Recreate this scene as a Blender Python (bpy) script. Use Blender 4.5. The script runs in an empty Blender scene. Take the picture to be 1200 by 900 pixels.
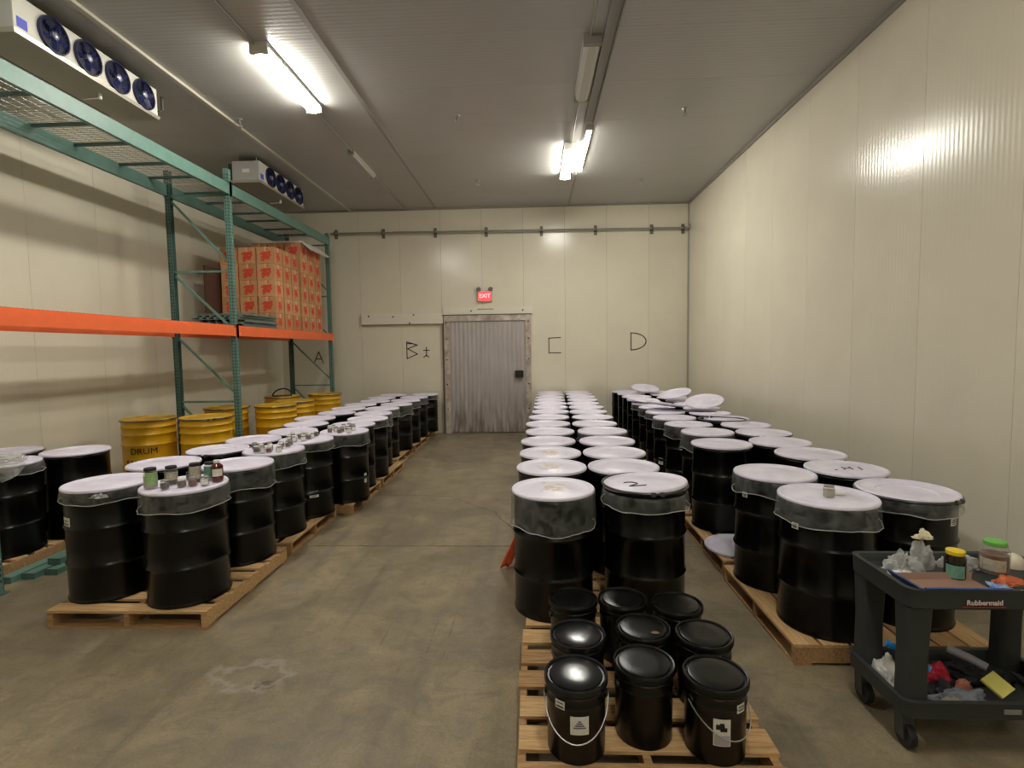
import bpy, bmesh, math, random
from math import sin, cos, pi, radians, sqrt, atan2
from mathutils import Vector, Matrix, noise
random.seed(7)
SC = bpy.context.scene
COL = SC.collection

# ------------------------------------------------------------------ camera
cam = bpy.data.cameras.new('camera'); camo = bpy.data.objects.new('camera', cam); COL.objects.link(camo)
YAW, PITCH, ROLL, FPX, CAMH = 0.0423, 0.0654, -0.0144, 610.33, 2.018
fw = Vector((-sin(YAW)*cos(PITCH), cos(YAW)*cos(PITCH), -sin(PITCH)))
rt = Vector((cos(YAW), sin(YAW), 0)); up = rt.cross(fw)
r2 = cos(ROLL)*rt + sin(ROLL)*up; u2 = -sin(ROLL)*rt + cos(ROLL)*up
camo.matrix_world = Matrix(((r2.x, u2.x, -fw.x, 0), (r2.y, u2.y, -fw.y, 0), (r2.z, u2.z, -fw.z, CAMH), (0, 0, 0, 1)))
cam.sensor_fit = 'HORIZONTAL'; cam.sensor_width = 36; cam.lens = FPX/1200*36
cam.clip_start = 0.05; cam.clip_end = 100
SC.camera = camo

# ------------------------------------------------------------------ world, exposure
w = bpy.data.worlds.new('world'); SC.world = w; w.use_nodes = True
w.node_tree.nodes['Background'].inputs[0].default_value = (0.02, 0.02, 0.02, 1)
w.node_tree.nodes['Background'].inputs[1].default_value = 0.0
SC.view_settings.view_transform = 'Standard'; SC.view_settings.look = 'None'
SC.view_settings.gamma = 1; SC.view_settings.use_curve_mapping = False
SC.view_settings.exposure = 1.4
LAMP = 30.0           # strength of the lit tubes
LAMP_COL = (1.0, 0.96, 0.87)

# ------------------------------------------------------------------ materials
def srgb(r, g, b):
    f = lambda c: c/12.92 if c <= .04045 else ((c+.055)/1.055)**2.4
    return (f(r/255), f(g/255), f(b/255), 1)
MATS = {}
def mat(name, col, rough=.5, metal=0., bump=0., bscale=40., var=0., vscale=3., emit=None, es=0, coat=0., alpha=1, stretch=None, spec=.5, var2=None):
    if name in MATS: return MATS[name]
    m = bpy.data.materials.new(name); m.use_nodes = True; nt = m.node_tree; b = nt.nodes['Principled BSDF']
    b.inputs['Base Color'].default_value = col; b.inputs['Roughness'].default_value = rough; b.inputs['Metallic'].default_value = metal
    b.inputs['Specular IOR Level'].default_value = spec
    if coat: b.inputs['Coat Weight'].default_value = coat
    tc = nt.nodes.new('ShaderNodeTexCoord'); mp = nt.nodes.new('ShaderNodeMapping'); nt.links.new(tc.outputs['Object'], mp.inputs[0])
    if stretch: mp.inputs['Scale'].default_value = stretch
    oi = nt.nodes.new('ShaderNodeObjectInfo'); cmb = nt.nodes.new('ShaderNodeVectorMath'); cmb.operation = 'SCALE'
    cmb.inputs[0].default_value = (13, 7, 5); nt.links.new(oi.outputs['Random'], cmb.inputs['Scale']); nt.links.new(cmb.outputs[0], mp.inputs['Location'])
    if var:
        n = nt.nodes.new('ShaderNodeTexNoise'); n.inputs['Scale'].default_value = vscale; n.inputs['Detail'].default_value = 6; n.inputs['Roughness'].default_value = .6
        nt.links.new(mp.outputs[0], n.inputs['Vector'])
        r = nt.nodes.new('ShaderNodeValToRGB'); r.color_ramp.elements[0].position = .32; r.color_ramp.elements[1].position = .68
        c2 = var2 or tuple(max(0, c*(1-var)) for c in col[:3])+(1,)
        r.color_ramp.elements[0].color = c2; r.color_ramp.elements[1].color = tuple(min(1, c*(1+var*.3)) for c in col[:3])+(1,)
        nt.links.new(n.outputs['Fac'], r.inputs[0]); nt.links.new(r.outputs[0], b.inputs['Base Color'])
    if bump:
        n2 = nt.nodes.new('ShaderNodeTexNoise'); n2.inputs['Scale'].default_value = bscale; n2.inputs['Detail'].default_value = 4
        nt.links.new(mp.outputs[0], n2.inputs['Vector'])
        bp = nt.nodes.new('ShaderNodeBump'); bp.inputs['Strength'].default_value = bump; bp.inputs['Distance'].default_value = .01
        nt.links.new(n2.outputs['Fac'], bp.inputs['Height']); nt.links.new(bp.outputs[0], b.inputs['Normal'])
    if emit: b.inputs['Emission Color'].default_value = emit; b.inputs['Emission Strength'].default_value = es
    MATS[name] = m; return m

def ribbed(name, col, rough, axis, period, bump, gloss_spec=.5, var=.06, stain=None):
    """painted insulated panel with fine pressed ribs running across `axis` (world position)"""
    m = mat(name, col, rough, var=var, vscale=.8, spec=gloss_spec); nt = m.node_tree; b = nt.nodes['Principled BSDF']
    g = nt.nodes.new('ShaderNodeNewGeometry'); sx = nt.nodes.new('ShaderNodeSeparateXYZ'); nt.links.new(g.outputs['Position'], sx.inputs[0])
    mu = nt.nodes.new('ShaderNodeMath'); mu.operation = 'MULTIPLY'; mu.inputs[1].default_value = 2*pi/period; nt.links.new(sx.outputs[axis], mu.inputs[0])
    sn = nt.nodes.new('ShaderNodeMath'); sn.operation = 'SINE'; nt.links.new(mu.outputs[0], sn.inputs[0])
    n = nt.nodes.new('ShaderNodeTexNoise'); n.inputs['Scale'].default_value = 1.3; n.inputs['Detail'].default_value = 2; nt.links.new(g.outputs['Position'], n.inputs['Vector'])
    ma = nt.nodes.new('ShaderNodeMath'); ma.operation = 'MULTIPLY_ADD'; ma.inputs[1].default_value = 14.; nt.links.new(n.outputs['Fac'], ma.inputs[0]); nt.links.new(sn.outputs[0], ma.inputs[2])
    bp = nt.nodes.new('ShaderNodeBump'); bp.inputs['Strength'].default_value = 1; bp.inputs['Distance'].default_value = bump
    nt.links.new(ma.outputs[0], bp.inputs['Height']); nt.links.new(bp.outputs[0], b.inputs['Normal'])
    return m

def plastic(name, tint, trans=.6, rough=.25, bump=.6, fac=.35, sc=9):
    m = bpy.data.materials.new(name); m.use_nodes = True; nt = m.node_tree; b = nt.nodes['Principled BSDF']; out = nt.nodes['Material Output']
    b.inputs['Base Color'].default_value = tint; b.inputs['Roughness'].default_value = rough
    tr = nt.nodes.new('ShaderNodeBsdfTransparent'); tr.inputs[0].default_value = (.97, .97, .95, 1)
    mx = nt.nodes.new('ShaderNodeMixShader'); n = nt.nodes.new('ShaderNodeTexNoise'); n.inputs['Scale'].default_value = sc; n.inputs['Detail'].default_value = 5; n.inputs['Distortion'].default_value = .8
    tc = nt.nodes.new('ShaderNodeTexCoord'); nt.links.new(tc.outputs['Object'], n.inputs['Vector'])
    mr = nt.nodes.new('ShaderNodeMapRange'); mr.inputs[1].default_value = .35; mr.inputs[2].default_value = .7; mr.inputs[3].default_value = max(.02, 1-trans-.12); mr.inputs[4].default_value = 1-trans+.15
    nt.links.new(n.outputs['Fac'], mr.inputs[0])
    lw = nt.nodes.new('ShaderNodeLayerWeight'); lw.inputs[0].default_value = .3
    ad = nt.nodes.new('ShaderNodeMath'); ad.operation = 'MULTIPLY_ADD'; ad.inputs[1].default_value = fac; ad.use_clamp = True
    nt.links.new(lw.outputs['Facing'], ad.inputs[0]); nt.links.new(mr.outputs[0], ad.inputs[2])
    nt.links.new(ad.outputs[0], mx.inputs[0]); nt.links.new(tr.outputs[0], mx.inputs[1]); nt.links.new(b.outputs[0], mx.inputs[2]); nt.links.new(mx.outputs[0], out.inputs[0])
    bp = nt.nodes.new('ShaderNodeBump'); bp.inputs['Strength'].default_value = bump; bp.inputs['Distance'].default_value = .01
    nt.links.new(n.outputs['Fac'], bp.inputs['Height']); nt.links.new(bp.outputs[0], b.inputs['Normal'])
    MATS[name] = m; return m

WALLC = srgb(225, 219, 198)
M_wallX = ribbed('wall_paint_x', WALLC, .20, 0, .05, .00022)
M_wallY = ribbed('wall_paint_y', WALLC, .20, 1, .05, .00022)
M_ceil = ribbed('ceiling_paint', srgb(174, 173, 168), .34, 1, .06, .0004)
M_trim = mat('trim_paint', srgb(190, 186, 168), .4)
M_seam = mat('seam_dark', srgb(120, 116, 104), .6)
M_gray = mat('ceiling_trim', srgb(150, 147, 138), .45)
M_lid = mat('lid_white', srgb(240, 237, 255), .36, var=.08, vscale=5, bump=.12, bscale=7, var2=srgb(222, 215, 238))
M_drum = mat('drum_black', srgb(5, 5, 6), .26, var=.4, vscale=5, bump=.08, bscale=9, spec=.35)
M_ring = mat('clamp_steel', srgb(96, 98, 104), .32, metal=.85)
M_yel = mat('yellow_paint', srgb(222, 168, 22), .36, var=.22, vscale=4)
M_ylid = mat('yellow_lid', srgb(214, 168, 48), .42, var=.35, vscale=7)
M_skirt = plastic('liner_plastic', (.37, .38, .365, 1), .84, .16, 1.0, .34, 11)
M_bag = plastic('clear_bag', (.72, .72, .70, 1), .62, .12)
M_ink = mat('ink', srgb(20, 20, 22), .6)
M_paper = mat('paper_label', srgb(226, 224, 214), .6, var=.12, vscale=60)
M_pail = mat('pail_black', srgb(10, 10, 11), .28, bump=.06, bscale=12, spec=.4)
M_wire = mat('wire_steel', srgb(176, 178, 180), .3, metal=.9)
M_teal = mat('teal_paint', srgb(100, 136, 124), .42, var=.15, vscale=6)
M_teal2 = mat('teal_dark', srgb(78, 106, 98), .5, var=.25, vscale=8)
M_orange = mat('orange_paint', srgb(246, 112, 58), .40, var=.08, vscale=5)
M_galv = mat('galvanised', srgb(160, 162, 158), .4, metal=.6, var=.15, vscale=12)
M_hole = mat('slot_dark', srgb(22, 28, 28), .8)
M_black = mat('black_plastic', srgb(24, 25, 25), .5)
M_cart = mat('cart_plastic', srgb(48, 52, 52), .55, bump=.15, bscale=160, var=.15, vscale=8)
M_alu = mat('unit_casing', srgb(196, 196, 190), .38, metal=.25, var=.06)
M_fan = mat('fan_navy', srgb(24, 28, 66), .35)
M_lamp = mat('lamp_lit', (1, 1, 1, 1), .5, emit=LAMP_COL+(1,), es=LAMP)
M_off = mat('lamp_unlit', srgb(190, 188, 178), .3)
M_red = mat('exit_red', srgb(235, 70, 75), .4, emit=srgb(255, 50, 60), es=.9)
M_white = mat('white_plastic', srgb(232, 230, 224), .4)
M_glass = plastic('jar_glass', (.60, .60, .58, 1), .86, .06, .05, .3)
def wood(name, a, b):
    return mat(name, a, .75, var=.3, vscale=5, bump=.4, bscale=20, stretch=(1, 14, 14), var2=b)
M_wood = wood('pallet_wood', srgb(214, 178, 128), srgb(178, 138, 90))
M_wood2 = wood('pallet_wood_dark', srgb(186, 148, 102), srgb(142, 106, 70))

# concrete floor
def floor_mat():
    m = bpy.data.materials.new('concrete'); m.use_nodes = True; nt = m.node_tree; b = nt.nodes['Principled BSDF']; L = nt.links.new
    g = nt.nodes.new('ShaderNodeNewGeometry'); P = g.outputs['Position']
    def nz(scale, det, st=(1, 1, 1), rough=.6, dist=0):
        mp = nt.nodes.new('ShaderNodeMapping'); mp.inputs['Scale'].default_value = st; L(P, mp.inputs[0])
        n = nt.nodes.new('ShaderNodeTexNoise'); n.inputs['Scale'].default_value = scale; n.inputs['Detail'].default_value = det; n.inputs['Roughness'].default_value = rough; n.inputs['Distortion'].default_value = dist
        L(mp.outputs[0], n.inputs['Vector']); return n.outputs['Fac']
    def ramp(src, p0, c0, p1, c1):
        r = nt.nodes.new('ShaderNodeValToRGB'); e = r.color_ramp.elements; e[0].position = p0; e[0].color = c0; e[1].position = p1; e[1].color = c1; L(src, r.inputs[0]); return r.outputs[0]
    def mix(f, a, c, mode='MIX'):
        x = nt.nodes.new('ShaderNodeMix'); x.data_type = 'RGBA'; x.blend_type = mode
        if isinstance(f, float): x.inputs[0].default_value = f
        else: L(f, x.inputs[0])
        L(a, x.inputs[6])
        if isinstance(c, tuple): x.inputs[7].default_value = c
        else: L(c, x.inputs[7])
        return x.outputs[2]
    W, K = (1, 1, 1, 1), (0, 0, 0, 1)
    base = ramp(nz(.9, 8, (1, .8, 1), .65, .6), .36, srgb(142, 128, 100), .66, srgb(206, 184, 142))
    c = mix(ramp(nz(4.5, 8, (1, 1.3, 1), .7, 1.), .45, K, .72, (.8, .8, .8, 1)), base, srgb(122, 113, 96))
    c = mix(ramp(nz(2.2, 6, (1.2, 1, 1), .7, .3), .56, K, .72, (.6, .6, .6, 1)), c, srgb(220, 194, 150))
    c = mix(ramp(nz(1.4, 5, (3.5, .22, 1), .6), .56, K, .72, (.55, .55, .55, 1)), c, srgb(104, 97, 82))
    c = mix(ramp(nz(60, 3), .35, (.25, .25, .25, 1), .6, K), c, srgb(84, 80, 72))
    def ell(cx, cy, rx, ry, lo, hi, wob=.25):
        mp = nt.nodes.new('ShaderNodeMapping'); mp.inputs['Location'].default_value = (-cx/rx, -cy/ry, 0); mp.inputs['Scale'].default_value = (1/rx, 1/ry, 0); L(P, mp.inputs[0])
        ln = nt.nodes.new('ShaderNodeVectorMath'); ln.operation = 'LENGTH'; L(mp.outputs[0], ln.inputs[0])
        ad = nt.nodes.new('ShaderNodeMath'); ad.operation = 'MULTIPLY_ADD'; ad.inputs[1].default_value = wob; L(nz(7, 5), ad.inputs[0]); L(ln.outputs['Value'], ad.inputs[2]); return ad.outputs[0]
    # brown spot, chalky ring around it, old scuffs
    sp = ell(-1.66, 2.98, .11, .07, 0, 1, .8); c = mix(ramp(sp, .9, (.8, .8, .8, 1), 1.35, K), c, srgb(92, 66, 40))
    rg = ell(-1.80, 3.08, .34, .20, 0, 1, 1.6)
    r = nt.nodes.new('ShaderNodeValToRGB'); e = r.color_ramp.elements; e[0].position = .62; e[0].color = K; e[1].position = .70; e[1].color = (.55, .55, .55, 1)
    e2 = e.new(.80); e2.color = K
    sc = nt.nodes.new('ShaderNodeMath'); sc.operation = 'MULTIPLY'; sc.inputs[1].default_value = .5; L(rg, sc.inputs[0]); L(sc.outputs[0], r.inputs[0])
    c = mix(r.outputs[0], c, srgb(214, 206, 190))
    sp = ell(-2.1, 4.31, .16, .07, 0, 1, .8); c = mix(ramp(sp, .9, (.5, .5, .5, 1), 1.4, K), c, srgb(170, 172, 172))
    sp = ell(-.95, 4.7, .30, .25, 0, 1, 1.2); c = mix(ramp(sp, 1., (.5, .5, .5, 1), 1.5, K), c, srgb(86, 82, 74))
    for tx in (-.62, -1.08, -.74):
        sp = ell(tx, 3.6, .03, 1.3, 0, 1, 1.5); c = mix(ramp(sp, .9, (.42, .42, .42, 1), 1.8, K), c, srgb(92, 86, 74))
    L(c, b.inputs['Base Color'])
    rr = ramp(nz(2.6, 5), .35, (.34, .34, .34, 1), .7, (.62, .62, .62, 1)); L(rr, b.inputs['Roughness'])
    bp = nt.nodes.new('ShaderNodeBump'); bp.inputs['Strength'].default_value = .25; bp.inputs['Distance'].default_value = .004
    L(nz(18, 8), bp.inputs['Height']); L(bp.outputs[0], b.inputs['Normal'])
    return m
M_floor = floor_mat()

def door_mat():
    m = ribbed('door_metal', srgb(186, 179, 176), .42, 0, .10, .002, var=.12); nt = m.node_tree; b = nt.nodes['Principled BSDF']; L = nt.links.new
    old = b.inputs['Base Color'].links[0].from_socket
    g = nt.nodes.new('ShaderNodeNewGeometry'); sx = nt.nodes.new('ShaderNodeSeparateXYZ'); L(g.outputs['Position'], sx.inputs[0])
    n = nt.nodes.new('ShaderNodeTexNoise'); n.inputs['Scale'].default_value = 3; n.inputs['Detail'].default_value = 6
    mp = nt.nodes.new('ShaderNodeMapping'); mp.inputs['Scale'].default_value = (4, 1, .5); L(g.outputs['Position'], mp.inputs[0]); L(mp.outputs[0], n.inputs['Vector'])
    mr = nt.nodes.new('ShaderNodeMapRange'); mr.inputs[1].default_value = 1.1; mr.inputs[2].default_value = 0.; mr.inputs[3].default_value = 0; mr.inputs[4].default_value = 1; L(sx.outputs[2], mr.inputs[0])
    ml = nt.nodes.new('ShaderNodeMath'); ml.operation = 'MULTIPLY_ADD'; ml.inputs[1].default_value = .75; ml.inputs[2].default_value = .15; L(mr.outputs[0], ml.inputs[0])
    m2 = nt.nodes.new('ShaderNodeMath'); m2.operation = 'MULTIPLY'; L(ml.outputs[0], m2.inputs[0])
    r = nt.nodes.new('ShaderNodeMapRange'); r.inputs[1].default_value = .35; r.inputs[2].default_value = .62; L(n.outputs['Fac'], r.inputs[0]); L(r.outputs[0], m2.inputs[1])
    x = nt.nodes.new('ShaderNodeMix'); x.data_type = 'RGBA'; L(m2.outputs[0], x.inputs[0]); L(old, x.inputs[6]); x.inputs[7].default_value = srgb(96, 72, 50)
    L(x.outputs[2], b.inputs['Base Color']); return m
M_door = door_mat()
M_frame = mat('door_frame_stained', srgb(202, 195, 182), .5, var=.35, vscale=5, var2=srgb(150, 128, 112))

def carton_mat():
    m = bpy.data.materials.new('printed_carton'); m.use_nodes = True; nt = m.node_tree; b = nt.nodes['Principled BSDF']; L = nt.links.new
    tc = nt.nodes.new('ShaderNodeTexCoord'); G = tc.outputs['Generated']
    mp = nt.nodes.new('ShaderNodeMapping'); mp.inputs['Location'].default_value = (-.5, -.5, -.5); L(G, mp.inputs[0])
    sx = nt.nodes.new('ShaderNodeSeparateXYZ'); L(mp.outputs[0], sx.inputs[0])
    # distance from the middle of whichever face: drop the coordinate that equals .5
    ab = []
    for i in range(3):
        a = nt.nodes.new('ShaderNodeMath'); a.operation = 'ABSOLUTE'; L(sx.outputs[i], a.inputs[0])
        lt = nt.nodes.new('ShaderNodeMath'); lt.operation = 'LESS_THAN'; lt.inputs[1].default_value = .485; L(a.outputs[0], lt.inputs[0])
        mu = nt.nodes.new('ShaderNodeMath'); mu.operation = 'MULTIPLY'; L(a.outputs[0], mu.inputs[0]); L(lt.outputs[0], mu.inputs[1]); ab.append(mu.outputs[0])
    cb = nt.nodes.new('ShaderNodeCombineXYZ'); [L(ab[i], cb.inputs[i]) for i in range(3)]
    ln = nt.nodes.new('ShaderNodeVectorMath'); ln.operation = 'LENGTH'; L(cb.outputs[0], ln.inputs[0])
    n = nt.nodes.new('ShaderNodeTexNoise'); n.inputs['Scale'].default_value = 22; n.inputs['Detail'].default_value = 2; L(tc.outputs['Object'], n.inputs['Vector'])
    ad = nt.nodes.new('ShaderNodeMath'); ad.operation = 'MULTIPLY_ADD'; ad.inputs[1].default_value = .9; L(n.outputs['Fac'], ad.inputs[0]); L(ln.outputs['Value'], ad.inputs[2])
    r = nt.nodes.new('ShaderNodeValToRGB'); e = r.color_ramp.elements; e[0].position = .72; e[0].color = (1, 1, 1, 1); e[1].position = .80; e[1].color = (0, 0, 0, 1); L(ad.outputs[0], r.inputs[0])
    oi = nt.nodes.new('ShaderNodeObjectInfo'); rr = nt.nodes.new('ShaderNodeValToRGB'); e = rr.color_ramp.elements
    e[0].color = srgb(176, 128, 86); e[1].color = srgb(204, 158, 112); L(oi.outputs['Random'], rr.inputs[0])
    x = nt.nodes.new('ShaderNodeMix'); x.data_type = 'RGBA'; L(r.outputs[0], x.inputs[0]); L(rr.outputs[0], x.inputs[6]); x.inputs[7].default_value = srgb(214, 74, 46)
    L(x.outputs[2], b.inputs['Base Color']); b.inputs['Roughness'].default_value = .8
    return m
M_carton = carton_mat()

# ------------------------------------------------------------------ mesh helpers
class MB:
    def __init__(s): s.v = []; s.f = []; s.m = []
    def quadbox(s, c, mi=0):
        n = len(s.v); s.v += [tuple(p) for p in c]
        for q in ((0, 3, 2, 1), (4, 5, 6, 7), (0, 1, 5, 4), (1, 2, 6, 5), (2, 3, 7, 6), (3, 0, 4, 7)):
            s.f.append(tuple(n+i for i in q)); s.m.append(mi)
        return s
    def box(s, x0, x1, y0, y1, z0, z1, mi=0):
        return s.quadbox([(x0, y0, z0), (x1, y0, z0), (x1, y1, z0), (x0, y1, z0), (x0, y0, z1), (x1, y0, z1), (x1, y1, z1), (x0, y1, z1)], mi)
    def obox(s, M, sx, sy, sz, mi=0):
        c = [(-sx/2, -sy/2, -sz/2), (sx/2, -sy/2, -sz/2), (sx/2, sy/2, -sz/2), (-sx/2, sy/2, -sz/2), (-sx/2, -sy/2, sz/2), (sx/2, -sy/2, sz/2), (sx/2, sy/2, sz/2), (-sx/2, sy/2, sz/2)]
        return s.quadbox([M @ Vector(p) for p in c], mi)
    def bar(s, a, b, w, h=None, mi=0):
        a, b = Vector(a), Vector(b); d = (b-a); q = d.to_track_quat('Y', 'Z').to_matrix().to_4x4(); q.translation = (a+b)/2
        return s.obox(q, w, d.length, h or w, mi)
    def tube(s, pts, r, n=8, mi=0, closed=False):
        pts = [Vector(p) for p in pts]; N = len(pts); base = len(s.v); prev = None
        for i, p in enumerate(pts):
            t = (pts[(i+1) % N]-pts[i-1]) if (closed or 0 < i < N-1) else (pts[1]-pts[0] if i == 0 else pts[-1]-pts[-2])
            t.normalize(); ref = Vector((0, 0, 1)) if abs(t.z) < .9 else Vector((1, 0, 0))
            u = t.cross(ref).normalized() if prev is None else (prev-t*prev.dot(t)).normalized(); prev = u; v = t.cross(u)
            rr = r[i] if isinstance(r, (list, tuple)) else r
            for k in range(n):
                a = 2*pi*k/n; s.v.append(tuple(p+(u*cos(a)+v*sin(a))*rr))
        for i in range(N if closed else N-1):
            for k in range(n):
                a = base+i*n+k; b_ = base+i*n+(k+1) % n; c = base+((i+1) % N)*n+(k+1) % n; d = base+((i+1) % N)*n+k
                s.f.append((a, b_, c, d)); s.m.append(mi)
        if not closed:
            s.f.append(tuple(base+k for k in range(n))[::-1]); s.m.append(mi)
            s.f.append(tuple(base+(N-1)*n+k for k in range(n))); s.m.append(mi)
        return s
    def lathe(s, prof, n=32, M=None, mi=0, wob=None, a0=0, a1=2*pi):
        full = abs(a1-a0-2*pi) < 1e-6; base = len(s.v); K = n if full else n+1; P = len(prof)
        for j, (r, z) in enumerate(prof):
            for k in range(K):
                a = a0+(a1-a0)*k/n; rr, zz = (r, z) if wob is None else wob(r, z, a, j); p = Vector((rr*cos(a), rr*sin(a), zz)); s.v.append(tuple(M @ p if M else p))
        for j in range(P-1):
            for k in range(n):
                k2 = (k+1) % K; s.f.append((base+j*K+k, base+j*K+k2, base+(j+1)*K+k2, base+(j+1)*K+k)); s.m.append(mi)
        if full:
            if prof[0][0] > 1e-5 and prof[0][0] < 9 and getattr(s, 'cap0', True): s.f.append(tuple(base+k for k in range(n))[::-1]); s.m.append(mi)
        return s
    def mesh(s, name, mats, smooth=True, ang=.6):
        me = bpy.data.meshes.new(name); me.from_pydata(s.v, [], s.f); me.materials.clear()
        for m in (mats if isinstance(mats, (list, tuple)) else [mats]): me.materials.append(m)
        me.polygons.foreach_set('material_index', s.m)
        bm = bmesh.new(); bm.from_mesh(me); bmesh.ops.remove_doubles(bm, verts=bm.verts, dist=1e-6); bmesh.ops.recalc_face_normals(bm, faces=bm.faces); bm.to_mesh(me); bm.free()
        if smooth:
            me.polygons.foreach_set('use_smooth', [True]*len(me.polygons)); me.set_sharp_from_angle(angle=ang)
        me.update(); return me
    def build(s, name, mats, parent=None, smooth=True, ang=.6, loc=None):
        return link(name, s.mesh(name, mats, smooth, ang), parent, loc)
def link(name, me, parent=None, loc=None, rot=None):
    o = bpy.data.objects.new(name, me); COL.objects.link(o)
    if parent: o.parent = parent
    if loc: o.location = loc
    if rot: o.rotation_euler = rot
    return o
def tag(o, label=None, cat=None, group=None, kind=None):
    if label:
        assert 4 <= len(label.split()) <= 16, label
        o['label'] = label
    if cat: o['category'] = cat
    if group: o['group'] = group
    if kind: o['kind'] = kind
    return o
def thing(name, label, cat, loc=(0, 0, 0), rz=0, group=None):
    o = bpy.data.objects.new(name, None); COL.objects.link(o); o.location = loc; o.rotation_euler = (0, 0, rz); o.empty_display_size = .1
    return tag(o, label, cat, group)
def text_mesh(txt, size, mat_, depth=.0015, bold=.0):
    cu = bpy.data.curves.new('txt', 'FONT'); cu.body = txt; cu.size = size; cu.extrude = depth; cu.align_x = 'CENTER'; cu.align_y = 'CENTER'; cu.offset = bold; cu.resolution_u = 3
    ob = bpy.data.objects.new('txt', cu); COL.objects.link(ob); dg = bpy.context.evaluated_depsgraph_get(); dg.update()
    me = bpy.data.meshes.new_from_object(ob.evaluated_get(dg)); bpy.data.objects.remove(ob); me.materials.clear(); me.materials.append(mat_); return me
ORD = ['first', 'second', 'third', 'fourth', 'fifth', 'sixth', 'seventh', 'eighth', 'ninth', 'tenth', 'eleventh', 'twelfth', 'thirteenth', 'fourteenth', 'fifteenth', 'sixteenth']

# ------------------------------------------------------------------ the room
XL, XR, YF, YB, ZC = -6.2, 3.703, 12.67, -4.5, 5.43
def panels(parent, mat_, rng, maker, gap=.004):
    for a, b in rng:
        o = maker(a+gap/2, b-gap/2).build('wall_panel', mat_, parent, smooth=False)
fl = MB().box(XL-.2, XR+.2, YB-.2, YF+.2, -.25, -.03).build('floor', mat('joint_dark', srgb(60, 56, 48), .9)); tag(fl, kind='structure')
for a, b in ((YB, -.9), (-.9, 5.24), (5.24, YF)):
    for xa, xb in ((XL, XR),):
        MB().box(xa, xb, a+.006, b-.006, -.04, 0).build('concrete_slab', M_floor, fl, smooth=False)
def crack(pts, w0):
    mb = MB(); P = []
    for i in range(len(pts)-1):
        for k in range(8):
            t = k/8; P.append((pts[i][0]*(1-t)+pts[i+1][0]*t+random.uniform(-.02, .02), pts[i][1]*(1-t)+pts[i+1][1]*t+random.uniform(-.02, .02)))
    for i in range(len(P)-1):
        (x0, y0), (x1, y1) = P[i], P[i+1]; d = Vector((x1-x0, y1-y0)).normalized(); n = Vector((-d.y, d.x))*w0/2; b = len(mb.v)
        mb.v += [(x0-n.x, y0-n.y, .0012), (x1-n.x, y1-n.y, .0012), (x1+n.x, y1+n.y, .0012), (x0+n.x, y0+n.y, .0012)]; mb.f.append((b, b+1, b+2, b+3)); mb.m.append(0)
    mb.build('crack', mat('crack_dark', srgb(70, 66, 58), .9), fl, smooth=False)
crack([(-.25, 5.75), (-.5, 6.35), (-1.2, 7.1), (-2.4, 7.15)], .008)

wr = MB().box(XR+.01, XR+.2, YB, YF+.2, -.03, ZC+.2).build('wall_right', M_seam, smooth=False); tag(wr, kind='structure')
ys = [YB]+[4.17+1.04*k for k in range(-8, 9) if YB < 4.17+1.04*k < YF-.3]+[YF]
panels(wr, M_wallY, list(zip(ys[:-1], ys[1:])), lambda a, b: MB().box(XR, XR+.05, a, b, 0, ZC))
wf = MB().box(XL-.2, XR+.2, YF+.01, YF+.2, -.03, ZC+.2).build('wall_far', M_seam, smooth=False); tag(wf, kind='structure')
xs = [XL]+[-5.2+.995*k for k in range(0, 9)]+[XR]
panels(wf, M_wallX, list(zip(xs[:-1], xs[1:])), lambda a, b: MB().box(a, b, YF, YF+.05, 0, ZC))
wl = MB().box(XL-.2, XL-.01, YB, YF+.2, -.03, ZC+.2).build('wall_left', M_seam, smooth=False); tag(wl, kind='structure')
panels(wl, M_wallY, list(zip(ys[:-1], ys[1:])), lambda a, b: MB().box(XL-.05, XL, a, b, 0, ZC))
wb = MB().box(XL-.2, XR+.2, YB-.2, YB, -.03, ZC+.2).build('wall_back', M_wallX, smooth=False); tag(wb, kind='structure')
ce = MB().box(XL-.2, XR+.2, YB-.2, YF+.2, ZC+.012, ZC+.25).build('ceiling', M_seam, smooth=False); tag(ce, kind='structure')
cx = [XL, -4.38, -2.30, .86, XR]
for i in range(4):
    for a, b in zip([YB+1.145*k for k in range(15)], [YB+1.145*(k+1) for k in range(15)]):
        MB().box(cx[i]+.002, cx[i+1]-.002, a+.0015, min(b, YF)-.0015, ZC, ZC+.05).build('ceiling_panel', M_ceil, ce, smooth=False)
MB().box(-2.33, -2.27, YB, YF, ZC-.012, ZC).build('joint_cover', M_gray, ce)
MB().box(.80, .815, YB, 8.1, ZC-.05, ZC).box(.925, .94, YB, 8.1, ZC-.05, ZC).box(.80, .94, YB, 8.1, ZC-.012, ZC).build('channel', M_gray, ce)
MB().box(.85, .89, 10.2, YF, ZC-.012, ZC).build('joint_cover', M_gray, ce)
MB().box(-4.42, -4.36, YB, YF, ZC-.035, ZC).build('joint_cover', M_trim, ce)
n = 1
for b in (MB().box(XR-.04, XR, YB, YF, ZC-.04, ZC), MB().box(XL, XL+.04, YB, YF, ZC-.04, ZC), MB().box(XL, XR, YF-.04, YF, ZC-.035, ZC)):
    tag(b.build('trim_%d' % n, M_gray), kind='structure'); n += 1
tag(MB().box(XR-.035, XR, YF-.035, YF, 0, ZC-.05).build('trim_%d' % n, mat('corner_strip', srgb(168, 164, 150), .35)), kind='structure')

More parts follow.
